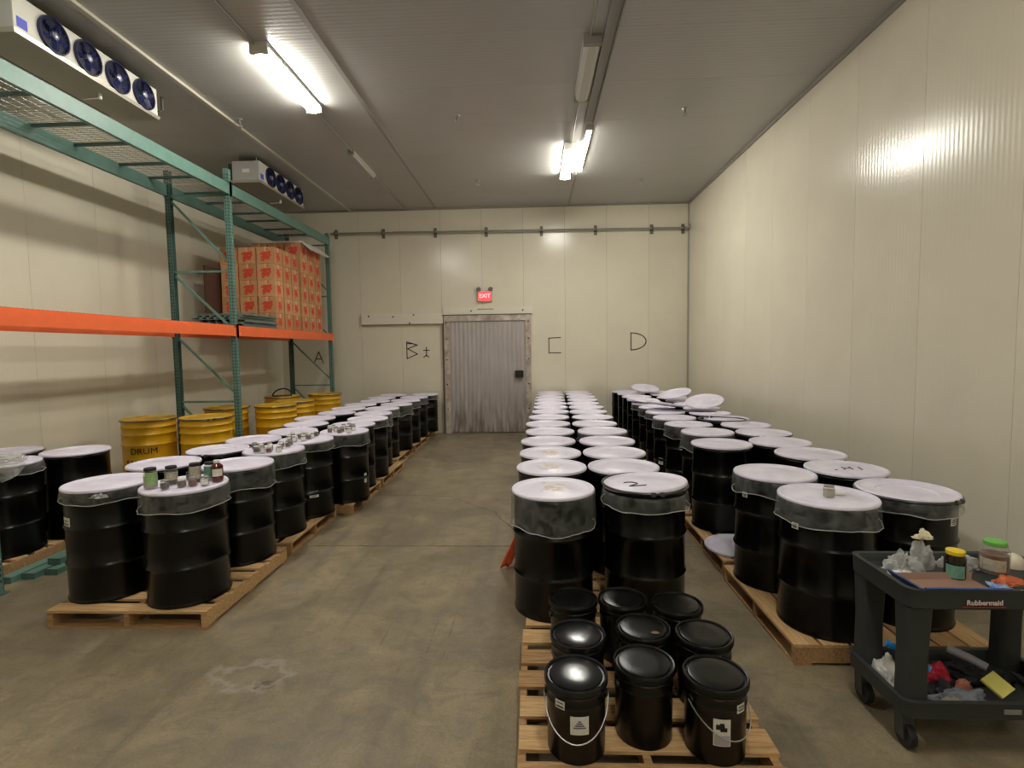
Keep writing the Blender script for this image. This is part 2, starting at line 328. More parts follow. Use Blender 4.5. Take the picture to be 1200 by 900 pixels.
# door in the far wall
d = MB().box(-2.03, -.19, YF-.06, YF-.01, .02, 2.73).build('door_1', M_door, smooth=False); tag(d, kind='structure')
for a in [-2.03+.105*k for k in range(18)]:
    MB().quadbox([(a+.02, YF-.062, .03), (a+.085, YF-.062, .03), (a+.085, YF-.058, .03), (a+.02, YF-.058, .03), (a+.035, YF-.068, 2.7), (a+.07, YF-.068, 2.7), (a+.085, YF-.058, 2.7), (a+.02, YF-.058, 2.7)]).build('rib', M_door, d, smooth=False)
MB().box(-.45, -.25, YF-.16, YF-.06, 1.36, 1.52).box(-.42, -.36, YF-.19, YF-.16, 1.40, 1.48).build('latch', M_black, d)
fr = MB().box(-2.16, -2.03, YF-.10, YF, 0, 2.87).box(-.19, -.06, YF-.10, YF, 0, 2.87).box(-2.03, -.19, YF-.10, YF, 2.73, 2.87).build('trim_5', M_frame, smooth=False); tag(fr, kind='structure')
for x in (-2.10, -.12):
    for z in (.6, 1.2, 1.8, 2.3, 2.7): MB().lathe([(.018, 0), (.018, .012), (0, .016)], 10, Matrix.Translation((x, YF-.10, z)) @ Matrix.Rotation(pi/2, 4, 'X')).build('bolt', M_black, fr)
MB().box(-2.2, -.04, YF-.115, YF, 2.87, 2.885).build('drip_edge', mat('rust_dark', srgb(90, 80, 72), .6), fr)
hd = MB().box(-4.18, -2.18, YF-.07, YF, 2.68, 2.93).box(-2.18, -.02, YF-.05, YF, 2.89, 3.06).build('trim_6', mat('header_paint', srgb(226, 221, 204), .35), smooth=False); tag(hd, kind='structure')
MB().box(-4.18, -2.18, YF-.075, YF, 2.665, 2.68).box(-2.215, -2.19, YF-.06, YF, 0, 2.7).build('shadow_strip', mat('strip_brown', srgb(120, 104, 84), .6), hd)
for x, z in ((-4.0, 2.88), (-3.4, 2.86), (-3.0, 2.7), (-2.9, 2.9), (-1.5, 2.97), (-.25, 2.97)):
    MB().lathe([(.02, 0), (.02, .01), (0, .015)], 10, Matrix.Translation((x, YF-.07 if x < -2.2 else YF-.05, z)) @ Matrix.Rotation(pi/2, 4, 'X')).build('bolt', M_black, hd)
MB().box(-1.35, -.95, YF-.052, YF-.05, 3.0, 3.02).build('rust_streak', mat('rust_streak', srgb(176, 120, 90), .7), hd)

# exit sign
t = thing('exit_sign', 'red lit exit sign with two emergency lamp heads above the grey door', 'exit sign', (-1.16, YF, 3.32))
MB().box(-.17, .17, -.07, 0, -.13, .12).build('housing', mat('sign_grey', srgb(190, 150, 140), .5), t)
MB().box(-.15, .15, -.078, -.07, -.105, .105).build('face', M_red, t)
me = text_mesh('EXIT', .135, mat('exit_letters', srgb(255, 170, 165), .4, emit=srgb(255, 120, 115), es=1.2), .003, .002)
link('lettering', me, t, (0, -.081, 0), (pi/2, 0, 0))
for s in (-1, 1):
    mb = MB(); M = Matrix.Translation((s*.15, -.05, .17)) @ Matrix.Rotation(s*.5, 4, 'Y') @ Matrix.Rotation(pi/2+.3, 4, 'X')
    mb.lathe([(.03, -.05), (.05, 0), (.058, .05), (.05, .052), (0, .04)], 16, M).bar((s*.12, -.04, .1), (s*.15, -.04, .16), .025)
    mb.build('lamp_head', mat('lamp_head_grey', srgb(120, 122, 118), .4), t)

# painted aisle letters on the far wall (each a thin paint stroke)
def strokes(name, label, segs, w=.022):
    mb = MB()
    for a, b in segs:
        d = Vector((b[0]-a[0], 0, b[1]-a[1])); L = d.length+w*.8; d.normalize(); q = Vector((-d.z, 0, d.x)); c = Vector(((a[0]+b[0])/2, YF-.003, (a[1]+b[1])/2)); yv = Vector((0, .002, 0))
        P = [c+d*L/2*i+q*w/2*j for i, j in ((-1, -1), (1, -1), (1, 1), (-1, 1))]; mb.quadbox([p-yv for p in P]+[p+yv for p in P])
    o = mb.build(name, M_ink, smooth=False); tag(o, label, 'lettering', 'letters marked on the far wall')
strokes('painted_letter', 'black hand-painted letter A on far wall behind the rack end', [((-5.42, 1.76), (-5.30, 2.04)), ((-5.30, 2.04), (-5.19, 1.76)), ((-5.37, 1.86), (-5.23, 1.86))])
strokes('painted_letter', 'black angular letter B painted left of the grey door', [((-3.10, 1.84), (-3.10, 2.25)), ((-3.10, 2.25), (-2.84, 2.17)), ((-2.84, 2.17), (-3.08, 2.08)), ((-3.10, 2.21), (-2.98, 2.20)), ((-3.08, 2.08), (-2.84, 1.95)), ((-2.84, 1.95), (-3.10, 1.84))])
strokes('painted_letter', 'small black letter t painted just left of the door frame', [((-2.62, 1.90), (-2.62, 2.11)), ((-2.69, 2.04), (-2.55, 2.04)), ((-2.69, 1.87), (-2.62, 1.92)), ((-2.62, 1.92), (-2.56, 1.87))])
strokes('painted_letter', 'black squared letter C painted right of the grey door', [((.655, 2.30), (.37, 2.29)), ((.37, 2.29), (.37, 1.93)), ((.37, 1.93), (.655, 1.93))])
Dp = [(2.34+.36*cos(a)*1, 2.18+.205*sin(a)) for a in [pi/2-pi*k/14 for k in range(15)]]
strokes('painted_letter', 'black rounded letter D painted at the right of far wall', [((2.34, 1.975), (2.34, 2.385))]+list(zip(Dp[:-1], Dp[1:])))

# sprinkler pipe on brackets
t = thing('wall_pipe', 'long thin grey pipe on brackets high across the far wall', 'pipe', (-.6, YF, 4.84))
MB().tube([(-4.24, -.12, .03), (4.27, -.12, -.03)], .022, 10).build('pipe', M_galv, t)
MB().tube([(4.27, -.12, -.03), (4.27, -.12, .06)], .024, 10).build('elbow', M_galv, t)
for X in (-4.75, -3.59, -2.33, -1.10, .22, 1.50, 2.82, 3.55):
    z = -.03*(X+.6)/4.27; MB().box(X+.6-.035, X+.6+.035, -.03, 0, z-.11, z+.11).box(X+.6-.02, X+.6+.02, -.145, -.03, z-.03, z+.03).build('bracket', mat('bracket_grey', srgb(112, 110, 100), .5, metal=.3), t)

# ------------------------------------------------------------------ ceiling lights
def light(x, y0, y1, lit, label, slim=False, w=.17):
    t = thing('ceiling_light', label, 'light', (x, (y0+y1)/2, ZC)); L = y1-y0
    w = .07 if slim else w; h = .07 if slim else .12
    MB().box(-w/2-.01, w/2+.01, -L/2, L/2, -.045, 0).build('housing', M_off, t)
    prof = [(-w/2, -.045), (-w/2+.008, -h+.02), (-w/4, -h), (w/4, -h), (w/2-.008, -h+.02), (w/2, -.045)]
    mb = MB(); n = len(prof)
    for yy in (-L/2+.02, L/2-.02):
        mb.v += [(px, yy, pz) for px, pz in prof]
    for i in range(n-1): mb.f.append((i, i+1, n+i+1, n+i)); mb.m.append(0)
    mb.f += [tuple(range(n))[::-1], tuple(range(n, 2*n))]; mb.m += [0, 0]
    mb.build('diffuser', M_lamp if lit else M_off, t, ang=.4)
    MB().box(-w/2-.015, w/2+.015, -L/2-.01, -L/2+.03, -h, 0).build('end_cap', M_off if lit else M_gray, t); MB().box(-w/2-.015, w/2+.015, L/2-.03, L/2+.01, -h, 0).build('end_cap', M_off if lit else M_gray, t)
    return t
light(-2.98, 5.83, 7.30, True, 'lit fluorescent fixture left of centre, throwing glare on the ceiling')
light(-3.05, 8.93, 10.2, False, 'small unlit strip fixture beyond the lit left one', slim=True)
light(.68, 5.92, 7.24, False, 'unlit grey fluorescent fixture before the lit centre one')
light(.65, 8.87, 10.42, True, 'brightest lit fluorescent fixture near far wall, left of slim strip')
light(.90, 8.25, 10.15, True, 'slim lit strip fixture on the ceiling joint right of centre', slim=True)
light(-2.98, 2.75, 4.2, True, 'lit fluorescent fixture behind the camera above left block')
light(.68, .4, 1.9, True, 'lit fluorescent fixture behind the camera above middle block')
light(.68, -3.2, -1.7, True, 'lit fluorescent fixture rearmost behind the camera')
for x, segs in ((-3.03, ((YB, 2.75), (4.2, 5.83), (7.3, 8.93), (10.2, 12.6))), (.66, ((1.9, 5.92), (7.24, 8.87)))):
    t = thing('conduit', 'thin grey ceiling conduit between the %s fixtures' % ('left' if x < 0 else 'centre'), 'conduit', (x, 6, ZC))
    for a, b in segs: MB().tube([(0, a-6, -.02), (0, b-6, -.02)], .012, 8).build('pipe', M_gray, t)
for x, y, la in ((-1.08, 7.78, 'nearest centre-left'), (2.21, 7.80, 'nearest right-hand'), (-1.08, 10.68, 'far centre-left'), (2.23, 10.9, 'far right-hand'), (-4.25, 7.67, 'leftmost')):
    t = thing('sprinkler_head', la+' chrome sprinkler head hanging from the ceiling', 'sprinkler', (x, y, ZC), group='ceiling sprinkler heads')
    MB().lathe([(.05, 0), (.045, -.012), (.014, -.02), (.014, -.06), (0, -.06)], 16).build('escutcheon', M_wire, t)
    MB().tube([(-.02, 0, -.06), (-.028, 0, -.085), (-.01, 0, -.11)], .004, 6).tube([(.02, 0, -.06), (.028, 0, -.085), (.01, 0, -.11)], .004, 6).build('frame_arm', M_wire, t)
    MB().lathe([(0, -.108), (.032, -.110), (.032, -.114), (0, -.116)], 12).build('deflector', M_wire, t)

# ------------------------------------------------------------------ evaporator units
def evaporator(y0, y1, which):
    X = -4.69; L = y1-y0; zt, zb = 5.335, 4.965; H = zt-zb; D = .48
    t = thing('evaporator_unit', which, 'cooling unit', (X, y0, zb))
    # casing (open shell look: top/back/ends) with a slightly protruding drip pan
    MB().box(-D, -.012, 0, L, .03, H).build('casing', M_alu, t)
    MB().quadbox([(-D-.02, -.01, .005), (.01, -.01, .005), (.01, L+.01, .005), (-D-.02, L+.01, .005), (-D-.04, -.02, .045), (.02, -.02, .045), (.02, L+.02, .045), (-D-.04, L+.02, .045)]).build('drip_pan', mat('pan_metal', srgb(170, 166, 152), .35, metal=.4), t)
    MB().box(-.012, 0, .0, L, .045, H).build('front_panel', mat('panel_bright', srgb(214, 212, 200), .35), t)
    MB().box(-D-.10, -D-.01, .05, L-.05, .04, H-.02).build('coil', mat('coil_dark', srgb(58, 60, 58), .6, bump=.8, bscale=90), t)
    for k in range(4):
        cy = .30*L/1.72+k*.375*L/1.72+.08; R = .166
        if cy+R > L: cy = L-R-.01
        F = Matrix.Translation((.0, cy, H/2+.015)) @ Matrix.Rotation(pi/2, 4, 'Y')
        f = MB().lathe([(R, -.01), (R+.006, .01), (R, .03), (R-.012, .03), (R-.012, -.01)], 28, F).build('fan_shroud', M_fan, t)
        MB().lathe([(0, .001), (R-.01, .001), (R-.01, .004), (0, .004)], 28, F).build('fan_opening', mat('fan_dark', srgb(16, 18, 40), .4), f)
        mb = MB()
        for q in range(5):
            B = F @ Matrix.Rotation(2*pi*q/5+k, 4, 'Z') @ Matrix.Translation((.085, 0, .012)) @ Matrix.Rotation(.5, 4, 'X'); mb.obox(B, .11, .07, .004)
        mb.build('fan_blade', mat('blade_blue', srgb(34, 42, 92), .25), f)
        MB().lathe([(.04, .0), (.04, .03), (.02, .042), (0, .044)], 16, F).build('hub', mat('hub_steel', srgb(150, 150, 165), .3, metal=.4), f)
        g = MB()
        for rr in (.05, .075, .10, .125, .148): g.tube([F @ Vector((rr*cos(a), rr*sin(a), .045-.012*rr/.148)) for a in [2*pi*i/24 for i in range(24)]], .0022, 5, closed=True)
        for q in range(6): a = pi*q/3; g.tube([F @ Vector((.03*cos(a), .03*sin(a), .047)), F @ Vector((R*cos(a), R*sin(a), .03))], .003, 5)
        g.build('fan_guard', M_fan, f)
    MB().box(0, .004, .03, .13, .08, .17).build('maker_sticker', mat('sticker_blue', srgb(86, 96, 200), .5), t)
    MB().box(-.30, -.18, -.004, 0, .18, .24).build('rating_plate', M_white, t)
    MB().tube([(-.16, .62*L, .01), (-.16, .62*L, -.06)], .018, 10).tube([(-.16, .62*L, -.045), (-.36, .62*L, -.055)], .006, 6).build('drain_stub', M_white, t)
    for yy in (.1, L-.1):
        MB().tube([(-.1, yy, H), (-.1, yy, ZC-zb)], .008, 6).tube([(-D+.05, yy, H), (-D+.05, yy, ZC-zb)], .008, 6).build('hanger_rod', M_galv, t)
    MB().tube([(-.25, L, .25), (-.25, L+.35, .25), (-.2, L+.38, .3), (-.2, L+.38, ZC-zb)], .018, 8).build('pipe', mat('pipe_dark', srgb(86, 84, 78), .5), t)
evaporator(4.75, 6.57, 'near grey four-fan evaporator unit with blue sticker hanging above the rack')
evaporator(9.02, 10.72, 'far grey four-fan evaporator unit hanging near the far wall')

# ------------------------------------------------------------------ pallet rack
RX0, RX1 = -4.60, -5.52; RY = [4.12, 7.87, 11.68]; ZO0, ZO1 = 2.292, 2.452; ZT0, ZT1 = 4.42, 4.595
rack = thing('pallet_rack', 'tall teal pallet rack with orange lower beams along the left wall', 'rack', (RX0, RY[0], 0))
def rx(x): return x-RX0
def ry(y): return y-RY[0]
def upright(x, y, top):
    a, b = rx(x), ry(y); s = -1 if x == RX0 else 1
    o = MB().box(a-.038, a+.038, b-.04, b-.036, 0, top).box(a-.038, a+.038, b+.036, b+.04, 0, top).box(a-.038 if s > 0 else a+.034, a-.034 if s > 0 else a+.038, b-.04, b+.04, 0, top)
    o.box(a-.012 if s < 0 else a+.012-.05+.026, a-.008 if s < 0 else a-.008, b-.04, b+.04, 0, top)
    u = o.build('upright', M_teal2 if x == RX1 else M_teal, rack, smooth=False)
    h = MB(); z = .1
    while z < top-.1:
        if s < 0:
            h.box(a+.038, a+.0385, b-.024, b-.012, z, z+.022).box(a+.038, a+.0385, b+.012, b+.024, z, z+.022)
        h.box(a-.026, a-.012, b-.0405, b-.04, z, z+.02).box(a+.012, a+.026, b-.0405, b-.04, z, z+.02)
        z += .05
    tag(h.build('slot_row', M_hole, u, smooth=False), kind='stuff')
    MB().box(a-.07, a+.07, b-.06, b+.06, 0, .008).build('foot_plate', M_teal2, u, smooth=False)
for y in RY:
    top = 4.80 if y != RY[2] else 4.68
    upright(RX0, y, top); upright(RX1, y, top)
    zz = [.15, 1.25, 2.15, 3.2, 4.2]
    for z in (.22, 1.28, 3.28, 4.42): MB().bar((rx(RX0)-.04, ry(y), z), (rx(RX1)+.04, ry(y), z), .03, .03).build('brace', M_teal, rack, smooth=False)
    for z0, z1 in ((1.22, .30), (1.42, 2.26), (3.22, 2.42), (3.42, 4.34)):
        lo = z0 < z1
        a = (rx(RX0)-.04, ry(y)+.004, min(z0, z1)) ; b = (rx(RX1)+.04, ry(y)+.004, max(z0, z1))
        MB().bar(a, b, .03, .03).build('brace', M_teal, rack, smooth=False)
for i in range(2):
    y0, y1 = RY[i]+.04, RY[i+1]-.04
    for x, s in ((RX0, 1), (RX1, -1)):
        for z0, z1, m, nm in ((ZO0, ZO1, M_orange, 'orange beam'), (ZT0, ZT1, M_teal, 'teal beam')):
            xa = rx(x)+(.0 if s > 0 else -.05); 
            o = MB().box(xa-.0, xa+.05, ry(y0), ry(y1), z0, z1-.035).box((xa if s > 0 else xa+.018), (xa+.032 if s > 0 else xa+.05), ry(y0), ry(y1), z1-.035, z1).build('beam', m, rack, smooth=False)
            if m is M_orange: o['label'] = 'orange beam'
            for yy, dy in ((y0, -1), (y1, 1)):
                MB().box(xa+(.050 if s > 0 else -.004), xa+(.054 if s > 0 else 0), ry(yy)-(.075 if dy < 0 else 0), ry(yy)+(.075 if dy > 0 else 0), z0-.02, z1+.02).build('beam_end_plate', m, o, smooth=False)
    # wire decks (three to a bay on each level) on flared cross channels
    for lvl, z in (('lower', ZO1), ('upper', ZT1)):
        n = 3; L = (y1-y0)/n
        for k in range(n):
            a, b = y0+k*L+.02, y0+(k+1)*L-.02
            mb = MB(); q = a
            while q < b+.001:
                mb.box(rx(RX1)+.0, rx(RX0)+.03, ry(q)-.0022, ry(q)+.0022, z, z+.0044); q += (b-a)/24
            for j in range(9):
                xx = rx(RX1)+(rx(RX0)-rx(RX1))*j/8; mb.box(xx-.003, xx+.003, ry(a), ry(b), z-.005, z)
            w = mb.build('wire_deck', M_galv, rack, smooth=False)
            for j in range(2):
                yy = a+(b-a)*(.27+.46*j); MB().box(rx(RX1)-.0, rx(RX0)+.02, ry(yy)-.022, ry(yy)+.022, z-.035, z-.006).build('deck_channel', M_teal2 if lvl == 'upper' else M_galv, w, smooth=False)

# grey deck panels piled on the lower level
for k in range(6):
    a = random.uniform(-.03, .03)
    mb = MB().box(-.40, .40, -.55, .55, .0, .008)
    for j in range(7): mb.box(-.38+j*.12, -.34+j*.12, -.55, .55, .008, .034)
    o = mb.build('deck_panel', mat('panel_grey_green', srgb(120, 134, 128), .45, metal=.3, var=.2, vscale=6), None, smooth=False)
    o.location = (-5.02+a, 8.72+a*2, ZO1+.006+k*.036); o.rotation_euler = (0, 0, a)
    tag(o, ['lowest', 'second lowest', 'third lowest', 'third topmost', 'second topmost', 'topmost'][k]+' grey ribbed deck panel in the pile on the orange beams', 'panel', 'spare deck panels piled on the rack')
# cartons
def carton(x, y, z, sx, sy, sz, rz, label):
    o = MB().box(-sx/2, sx/2, -sy/2, sy/2, 0, sz).build('carton', M_carton, None, smooth=False); o.location = (x, y, z); o.rotation_euler = (0, 0, rz)
    tag(o, label, 'box', 'red-printed cartons stacked on the rack')
    MB().box(-sx/2-.001, sx/2+.001, -.025, .025, sz, sz+.001).box(-.02, .02, -sy/2-.0012, -sy/2, sz*.72, sz).box(sx/2, sx/2+.0012, -.025, .025, sz*.72, sz).build('tape', mat('tape_tan', srgb(206, 176, 130), .3), o, smooth=False)
def stack(yb, rows, tag_, xo=-4.70, topextra=True):
    S = .340; h = .30; z0 = ZO1+.006
    for r in range(rows):
        for i in range(3):
            for j in range(3):
                vis = i == 0 or j == 0 or r == rows-1
                if tag_ == 'far' and not (i == 0 or r == rows-1): vis = False
                if not vis: continue
                if r == rows-1 and (i+2*j) % 4 == 3: continue
                dx, dy = random.uniform(-.004, .004), random.uniform(-.003, .003)
                carton(xo-S*(i+.5)+dx, yb+S*(j+.5)+dy, z0+r*h, S-.020, S-.020, h-.003, random.uniform(-.018, .018),
                       'printed carton, %s layer up, %s from wall, %s deep, %s rack stack' % (ORD[r], ['third', 'second', 'first'][i], ORD[j], tag_))
stack(9.42, 5, 'near'); stack(10.52, 6, 'far')
o = MB().box(-.02, .02, -.25, .25, 0, 1.12).build('board', mat('dark_board', srgb(86, 58, 42), .7, var=.3, vscale=8), None, smooth=False); o.location = (-5.78, 9.3, ZO1+.006)
tag(o, 'dark brown upright board beside the cartons near the left wall', 'board')
mb = MB(); mb.quadbox([(-.5, -.45, 0), (.28, -.45, 0), (.28, .45, 0), (-.5, .45, 0), (-.5, -.45, .03), (.28, -.45, .03), (.28, .45, .03), (-.5, .45, .03)])
mb.quadbox([(.28, -.45, 0), (.46, -.45, -.16), (.46, .45, -.16), (.28, .45, 0), (.28, -.45, .03), (.49, -.45, -.14), (.49, .45, -.14), (.28, .45, .03)])
o = mb.build('foam_sheet', M_white, None, smooth=False); o.location = (-4.965, 11.0, ZO1+.006+6*.30+.005); tag(o, 'bent white foam sheet lying on top of the far carton stack', 'sheet')

# teal beams lying on the floor inside the rack
for k, (x, z) in enumerate(((-4.74, 0), (-4.61, 0), (-4.48, 0), (-4.55, .055))):
    o = MB().box(-.055, .055, 0, 2.3, .0, .052).box(-.03, .055, 0, 2.3, .052, .055).build('loose_beam', M_teal, None, smooth=False)
    if k == 3: o.location = (x, 4.62, .056)
    else: o.location = (x, 4.33+k*.09, .0)
    tag(o, ['leftmost teal rack beam lying on the floor by the rack foot', 'middle teal rack beam lying on the floor by the rack foot', 'rightmost teal rack beam lying on the floor by the rack foot', 'upper teal beam laid across the three on the floor'][k], 'beam', 'spare teal beams on the floor')
    MB().box(-.06, .06, -.006, 0, -.0, .058).build('end_plate', M_teal2, o, smooth=False)

# ------------------------------------------------------------------ pallets
PH = .135
def pallet(x0, x1, y0, y1, label, along='X', dense=False, m=None, nb=7, gap=.07, boards=None):
    m = m or M_wood; t = thing('wooden_pallet', label, 'pallet', ((x0+x1)/2, (y0+y1)/2, 0), group='wooden pallets under the drums')
    W, D = x1-x0, y1-y0
    if along == 'Y': W, D = D, W; t.rotation_euler = (0, 0, pi/2)
    # boards run along local X, stringers along local Y
    bs = (D-gap*(nb-1))/nb if not boards else None
    spans = boards or [(-D/2+k*(bs+gap), -D/2+k*(bs+gap)+bs) for k in range(nb)]
    for a, b in spans:
        j = random.uniform(-.008, .008)
        MB().box(-W/2+j, W/2+j, a, b, PH-.017+random.uniform(-.001, 0), PH).build('deck_board', m if random.random() < .75 else M_wood2, t, smooth=False)
    for xx in (-W/2+.022, 0, W/2-.022):
        s = MB().box(xx-.019, xx+.019, -D/2+.004, D/2-.004, .017, PH-.018).build('stringer', M_wood2 if random.random() < .6 else m, t, smooth=False)
    for k in range(3):
        yy = -D/2+.06+k*(D-.12)/2; MB().box(-W/2, W/2, yy-.055, yy+.055, 0, .016).build('bottom_board', M_wood2, t, smooth=False)
    return t
# middle block
b0 = [(2.12, 2.27), (2.34, 2.50), (2.565, 2.72), (2.80, 2.95), (3.02, 3.165), (3.24, 3.40)]; cy = (2.12+3.40)/2
pallet(-.10, 1.11, 2.12, 3.40, 'open-slatted wooden pallet in front carrying the black pails', boards=[(a-cy, b-cy) for a, b in b0])
for k, (a, b) in enumerate(((3.45, 4.72), (4.77, 6.02), (6.12, 7.36), (7.45, 8.72), (8.80, 10.02), (10.06, 11.28), (11.38, 12.6))):
    pallet(-.10+.06*k*.8+.02, 1.10+.06*k*.6, a, b, 'wooden pallet, %s behind the pail pallet in the middle block' % ORD[k])
for k, (a, b) in enumerate(((3.60, 4.86), (4.98, 6.18), (6.26, 7.44), (7.56, 8.78), (8.90, 10.12), (10.24, 11.42), (11.48, 12.6))):
    dx = .0 if k == 0 else random.uniform(-.04, .04)
    x1 = -2.42+dx if k not in (2, 3) else -2.26
    pallet(x1-1.22, x1, a, b, 'wooden pallet, %s from the front in the left aisle block' % ORD[k], along='X' if k == 0 else 'Y')
for k, (a, b) in enumerate(((3.24, 4.46), (4.56, 5.78), (5.88, 7.10), (7.20, 8.40), (8.50, 9.70), (9.80, 11.02), (11.1, 12.32))):
    pallet(1.62+.03*k, 2.86+.03*k, a, b, 'wooden pallet, %s from the front in the right-hand block' % ORD[k], along='Y', nb=7, gap=.02 if k == 0 else .06, m=M_wood)
pallet(-6.05, -4.84, 4.35, 5.6, 'wooden pallet inside the rack at the left picture edge')
for k, (x0, x1, a, b) in enumerate(((-5.86, -4.36, 6.8, 7.55), (-5.50, -4.22, 8.02, 9.1), (-5.5, -4.1, 9.14, 10.1), (-5.6, -4.2, 10.3, 11.5))):
    pallet(x0, x1, a, b, 'wooden pallet under yellow drums, %s from the front' % ORD[k])

# ------------------------------------------------------------------ drums
DR, DH = .286, .862
def drum_body_mesh(mat_, r=DR, h=DH, hoops=(.333, .667), name='body', hoop=.011):
    p = [(0, .012), (r-.02, .012), (r-.012, 0), (r+.006, 0), (r+.008, .010), (r+.002, .022), (r, .03)]
    for q in hoops:
        z = q*h; p += [(r, z-.022), (r+hoop*.6, z-.010), (r+hoop, z), (r+hoop*.6, z+.010), (r, z+.022)]
    p += [(r, h-.035), (r+.004, h-.028), (r, h-.02), (r, h-.012), (r+.008, h-.006), (r+.008, h), (r-.004, h), (r-.004, h-.02), (0, h-.02)]
    return MB().lathe(p, 48).mesh(name, mat_, ang=.7)
ME_body = drum_body_mesh(M_drum)
def lid_mesh(mat_, r=.300, ring=None, sag=.005):
    p = [(r-.006, -.014), (r+.001, -.010), (r+.003, 0), (r-.002, .010), (r-.010, .013), (r-.022, .010), (r-.030, .002), (r-.045, .0), (r*.6, sag*.2), (r*.58, sag*.8), (.06, sag), (0, sag)]
    mb = MB(); mb.cap0 = False; mb.lathe(p, 48); mb.lathe([(r-.006, -.014), (0, -.017)][::1], 48)
    return mb.mesh('lid', mat_, ang=.8)
def stained():
    m = mat('lid_stained', srgb(240, 234, 246), .36); nt = m.node_tree; b = nt.nodes['Principled BSDF']; L = nt.links.new
    tc = nt.nodes.new('ShaderNodeTexCoord'); n = nt.nodes.new('ShaderNodeTexNoise'); n.inputs['Scale'].default_value = 9; n.inputs['Detail'].default_value = 6; n.inputs['Distortion'].default_value = 1.5; L(tc.outputs['Object'], n.inputs['Vector'])
    ln = nt.nodes.new('ShaderNodeVectorMath'); ln.operation = 'LENGTH'; L(tc.outputs['Object'], ln.inputs[0])
    ad = nt.nodes.new('ShaderNodeMath'); ad.operation = 'MULTIPLY_ADD'; ad.inputs[1].default_value = -1.6; L(ln.outputs['Value'], ad.inputs[0]); L(n.outputs['Fac'], ad.inputs[2])
    r = nt.nodes.new('ShaderNodeValToRGB'); e = r.color_ramp.elements; e[0].position = .33; e[0].color = srgb(238, 234, 252); e[1].position = .48; e[1].color = srgb(206, 184, 150); L(ad.outputs[0], r.inputs[0]); L(r.outputs[0], b.inputs['Base Color']); return m
M_lids = stained(); ME_lids = lid_mesh(M_lids)
ME_lid = lid_mesh(M_lid); ME_lid2 = lid_mesh(M_lid, sag=-.012)
def ring_mesh(r=.302, rad=.009, gap=.10):
    mb = MB(); mb.tube([(r*cos(a), r*sin(a), 0) for a in [gap+(2*pi-2*gap)*i/46 for i in range(47)]], rad, 8)
    for s in (-1, 1): mb.obox(Matrix.Rotation(s*gap, 4, 'Z') @ Matrix.Translation((r+.008, 0, 0)), .02, .03, .028)
    mb.tube([(r+.012, -.05, 0), (r+.012, .05, 0)], .005, 6)
    return mb.mesh('clamp_ring', M_ring)
ME_ring = ring_mesh()
def skirt_mesh(h, seed, amp=.006, flare=.007):
    rnd = random.Random(seed); ph = [rnd.uniform(0, 6.28) for _ in range(6)]
    J = max(4, int(h/.018)); prof = [(.292, DH-.004), (.301, DH-.010)]+[(.303+flare*sin(pi*.5*k/J), DH-.016-h*k/J) for k in range(J+1)]
    def wob(r, z, a, j):
        if j < 2: return r, z
        t = (j-2)/J
        n = noise.noise(Vector((cos(a)*2.2+seed*3.1, sin(a)*2.2, z*9)))*1.6 + noise.noise(Vector((cos(a)*6+seed, sin(a)*6, z*16)))+1.1*abs(noise.noise(Vector((cos(a)*13+seed, sin(a)*13, z*34))))
        w = sin(9*a+ph[0])*.3+sin(17*a+ph[1]+z*30)*.25
        return r+amp*(n*.9+w*.5)*(.25+t*.9)+.002, z-(noise.noise(Vector((cos(a)*1.6+seed*7, sin(a)*1.6, 1)))*.026*min(1.3,h/.12)+.002*sin(11*a+ph[2]))*t
    mb = MB(); mb.cap0 = False; mb.lathe(prof, 120, wob=wob)
    # rolled hem
    base = len(mb.v)-120; P = [mb.v[base+k] for k in range(120)]; mb.tube(P, .0035, 5, mi=1, closed=True)
    return mb.mesh('liner_skirt', [M_skirt, M_bag], ang=2)
SK = {'s': [skirt_mesh(.075, 1), skirt_mesh(.085, 2)], 'm': [skirt_mesh(.115, 3), skirt_mesh(.125, 4)], 'l': [skirt_mesh(.17, 5)], 'x': [skirt_mesh(.235, 6, amp=.008, flare=.003)]}
def patch(name, parent, ang, z0, z1, wid, r, mat_, n=5):
    mb = MB(); a0 = radians(ang)-wid/2/r; a1 = radians(ang)+wid/2/r; mb.cap0 = False
    mb.lathe([(r, z0), (r, z1)], n, a0=a0, a1=a1); mb.lathe([(r-.001, z0), (r-.001, z1)], n, a0=a0, a1=a1)
    return mb.build(name, mat_, parent)
def smudge(parent, ang, z0, z1, wid, r, rows=3):
    """paper label with dark printed lines"""
    p = patch('paper_label', parent, ang, z0, z1, wid, r+.0015, M_paper)
    for k in range(rows):
        zz = z0+(z1-z0)*(.25+.5*k/max(1, rows-1)); patch('print_line', p, ang, zz-.003, zz+.003, wid*(.7 if k % 2 else .5), r+.0032, M_ink)
    return p
NDRUM = 0
def drum(x, y, label, skirt=None, ring=False, lid=True, lidtilt=None, labels=(), z=PH, rz=None, lid_dz=0, group=None, sag=False, stain=False):
    global NDRUM; NDRUM += 1
    t = thing('steel_drum', label, 'drum', (x, y, z), rz or 0, group)
    link('body', ME_body, t)
    if lid:
        l = link('lid', ME_lids if stain else ME_lid2 if sag else ME_lid, t, (0, 0, DH+.004+lid_dz), lidtilt or (0, 0, random.uniform(0, 6)))
        l['label'] = 'off-white lavender lid'
        if ring: link('clamp_ring', ME_ring, t, (0, 0, DH-.002+lid_dz), (0, 0, random.uniform(-2.2, -.9)))
    if skirt:
        v = SK[skirt]; s = link('liner_skirt', v[NDRUM % len(v)], t, (0, 0, 0), (0, 0, random.uniform(0, 6))); s['label'] = 'clear plastic liner'
    for a, z0, z1, wd in labels: smudge(t, a, z0, z1, wd, DR)
    return t
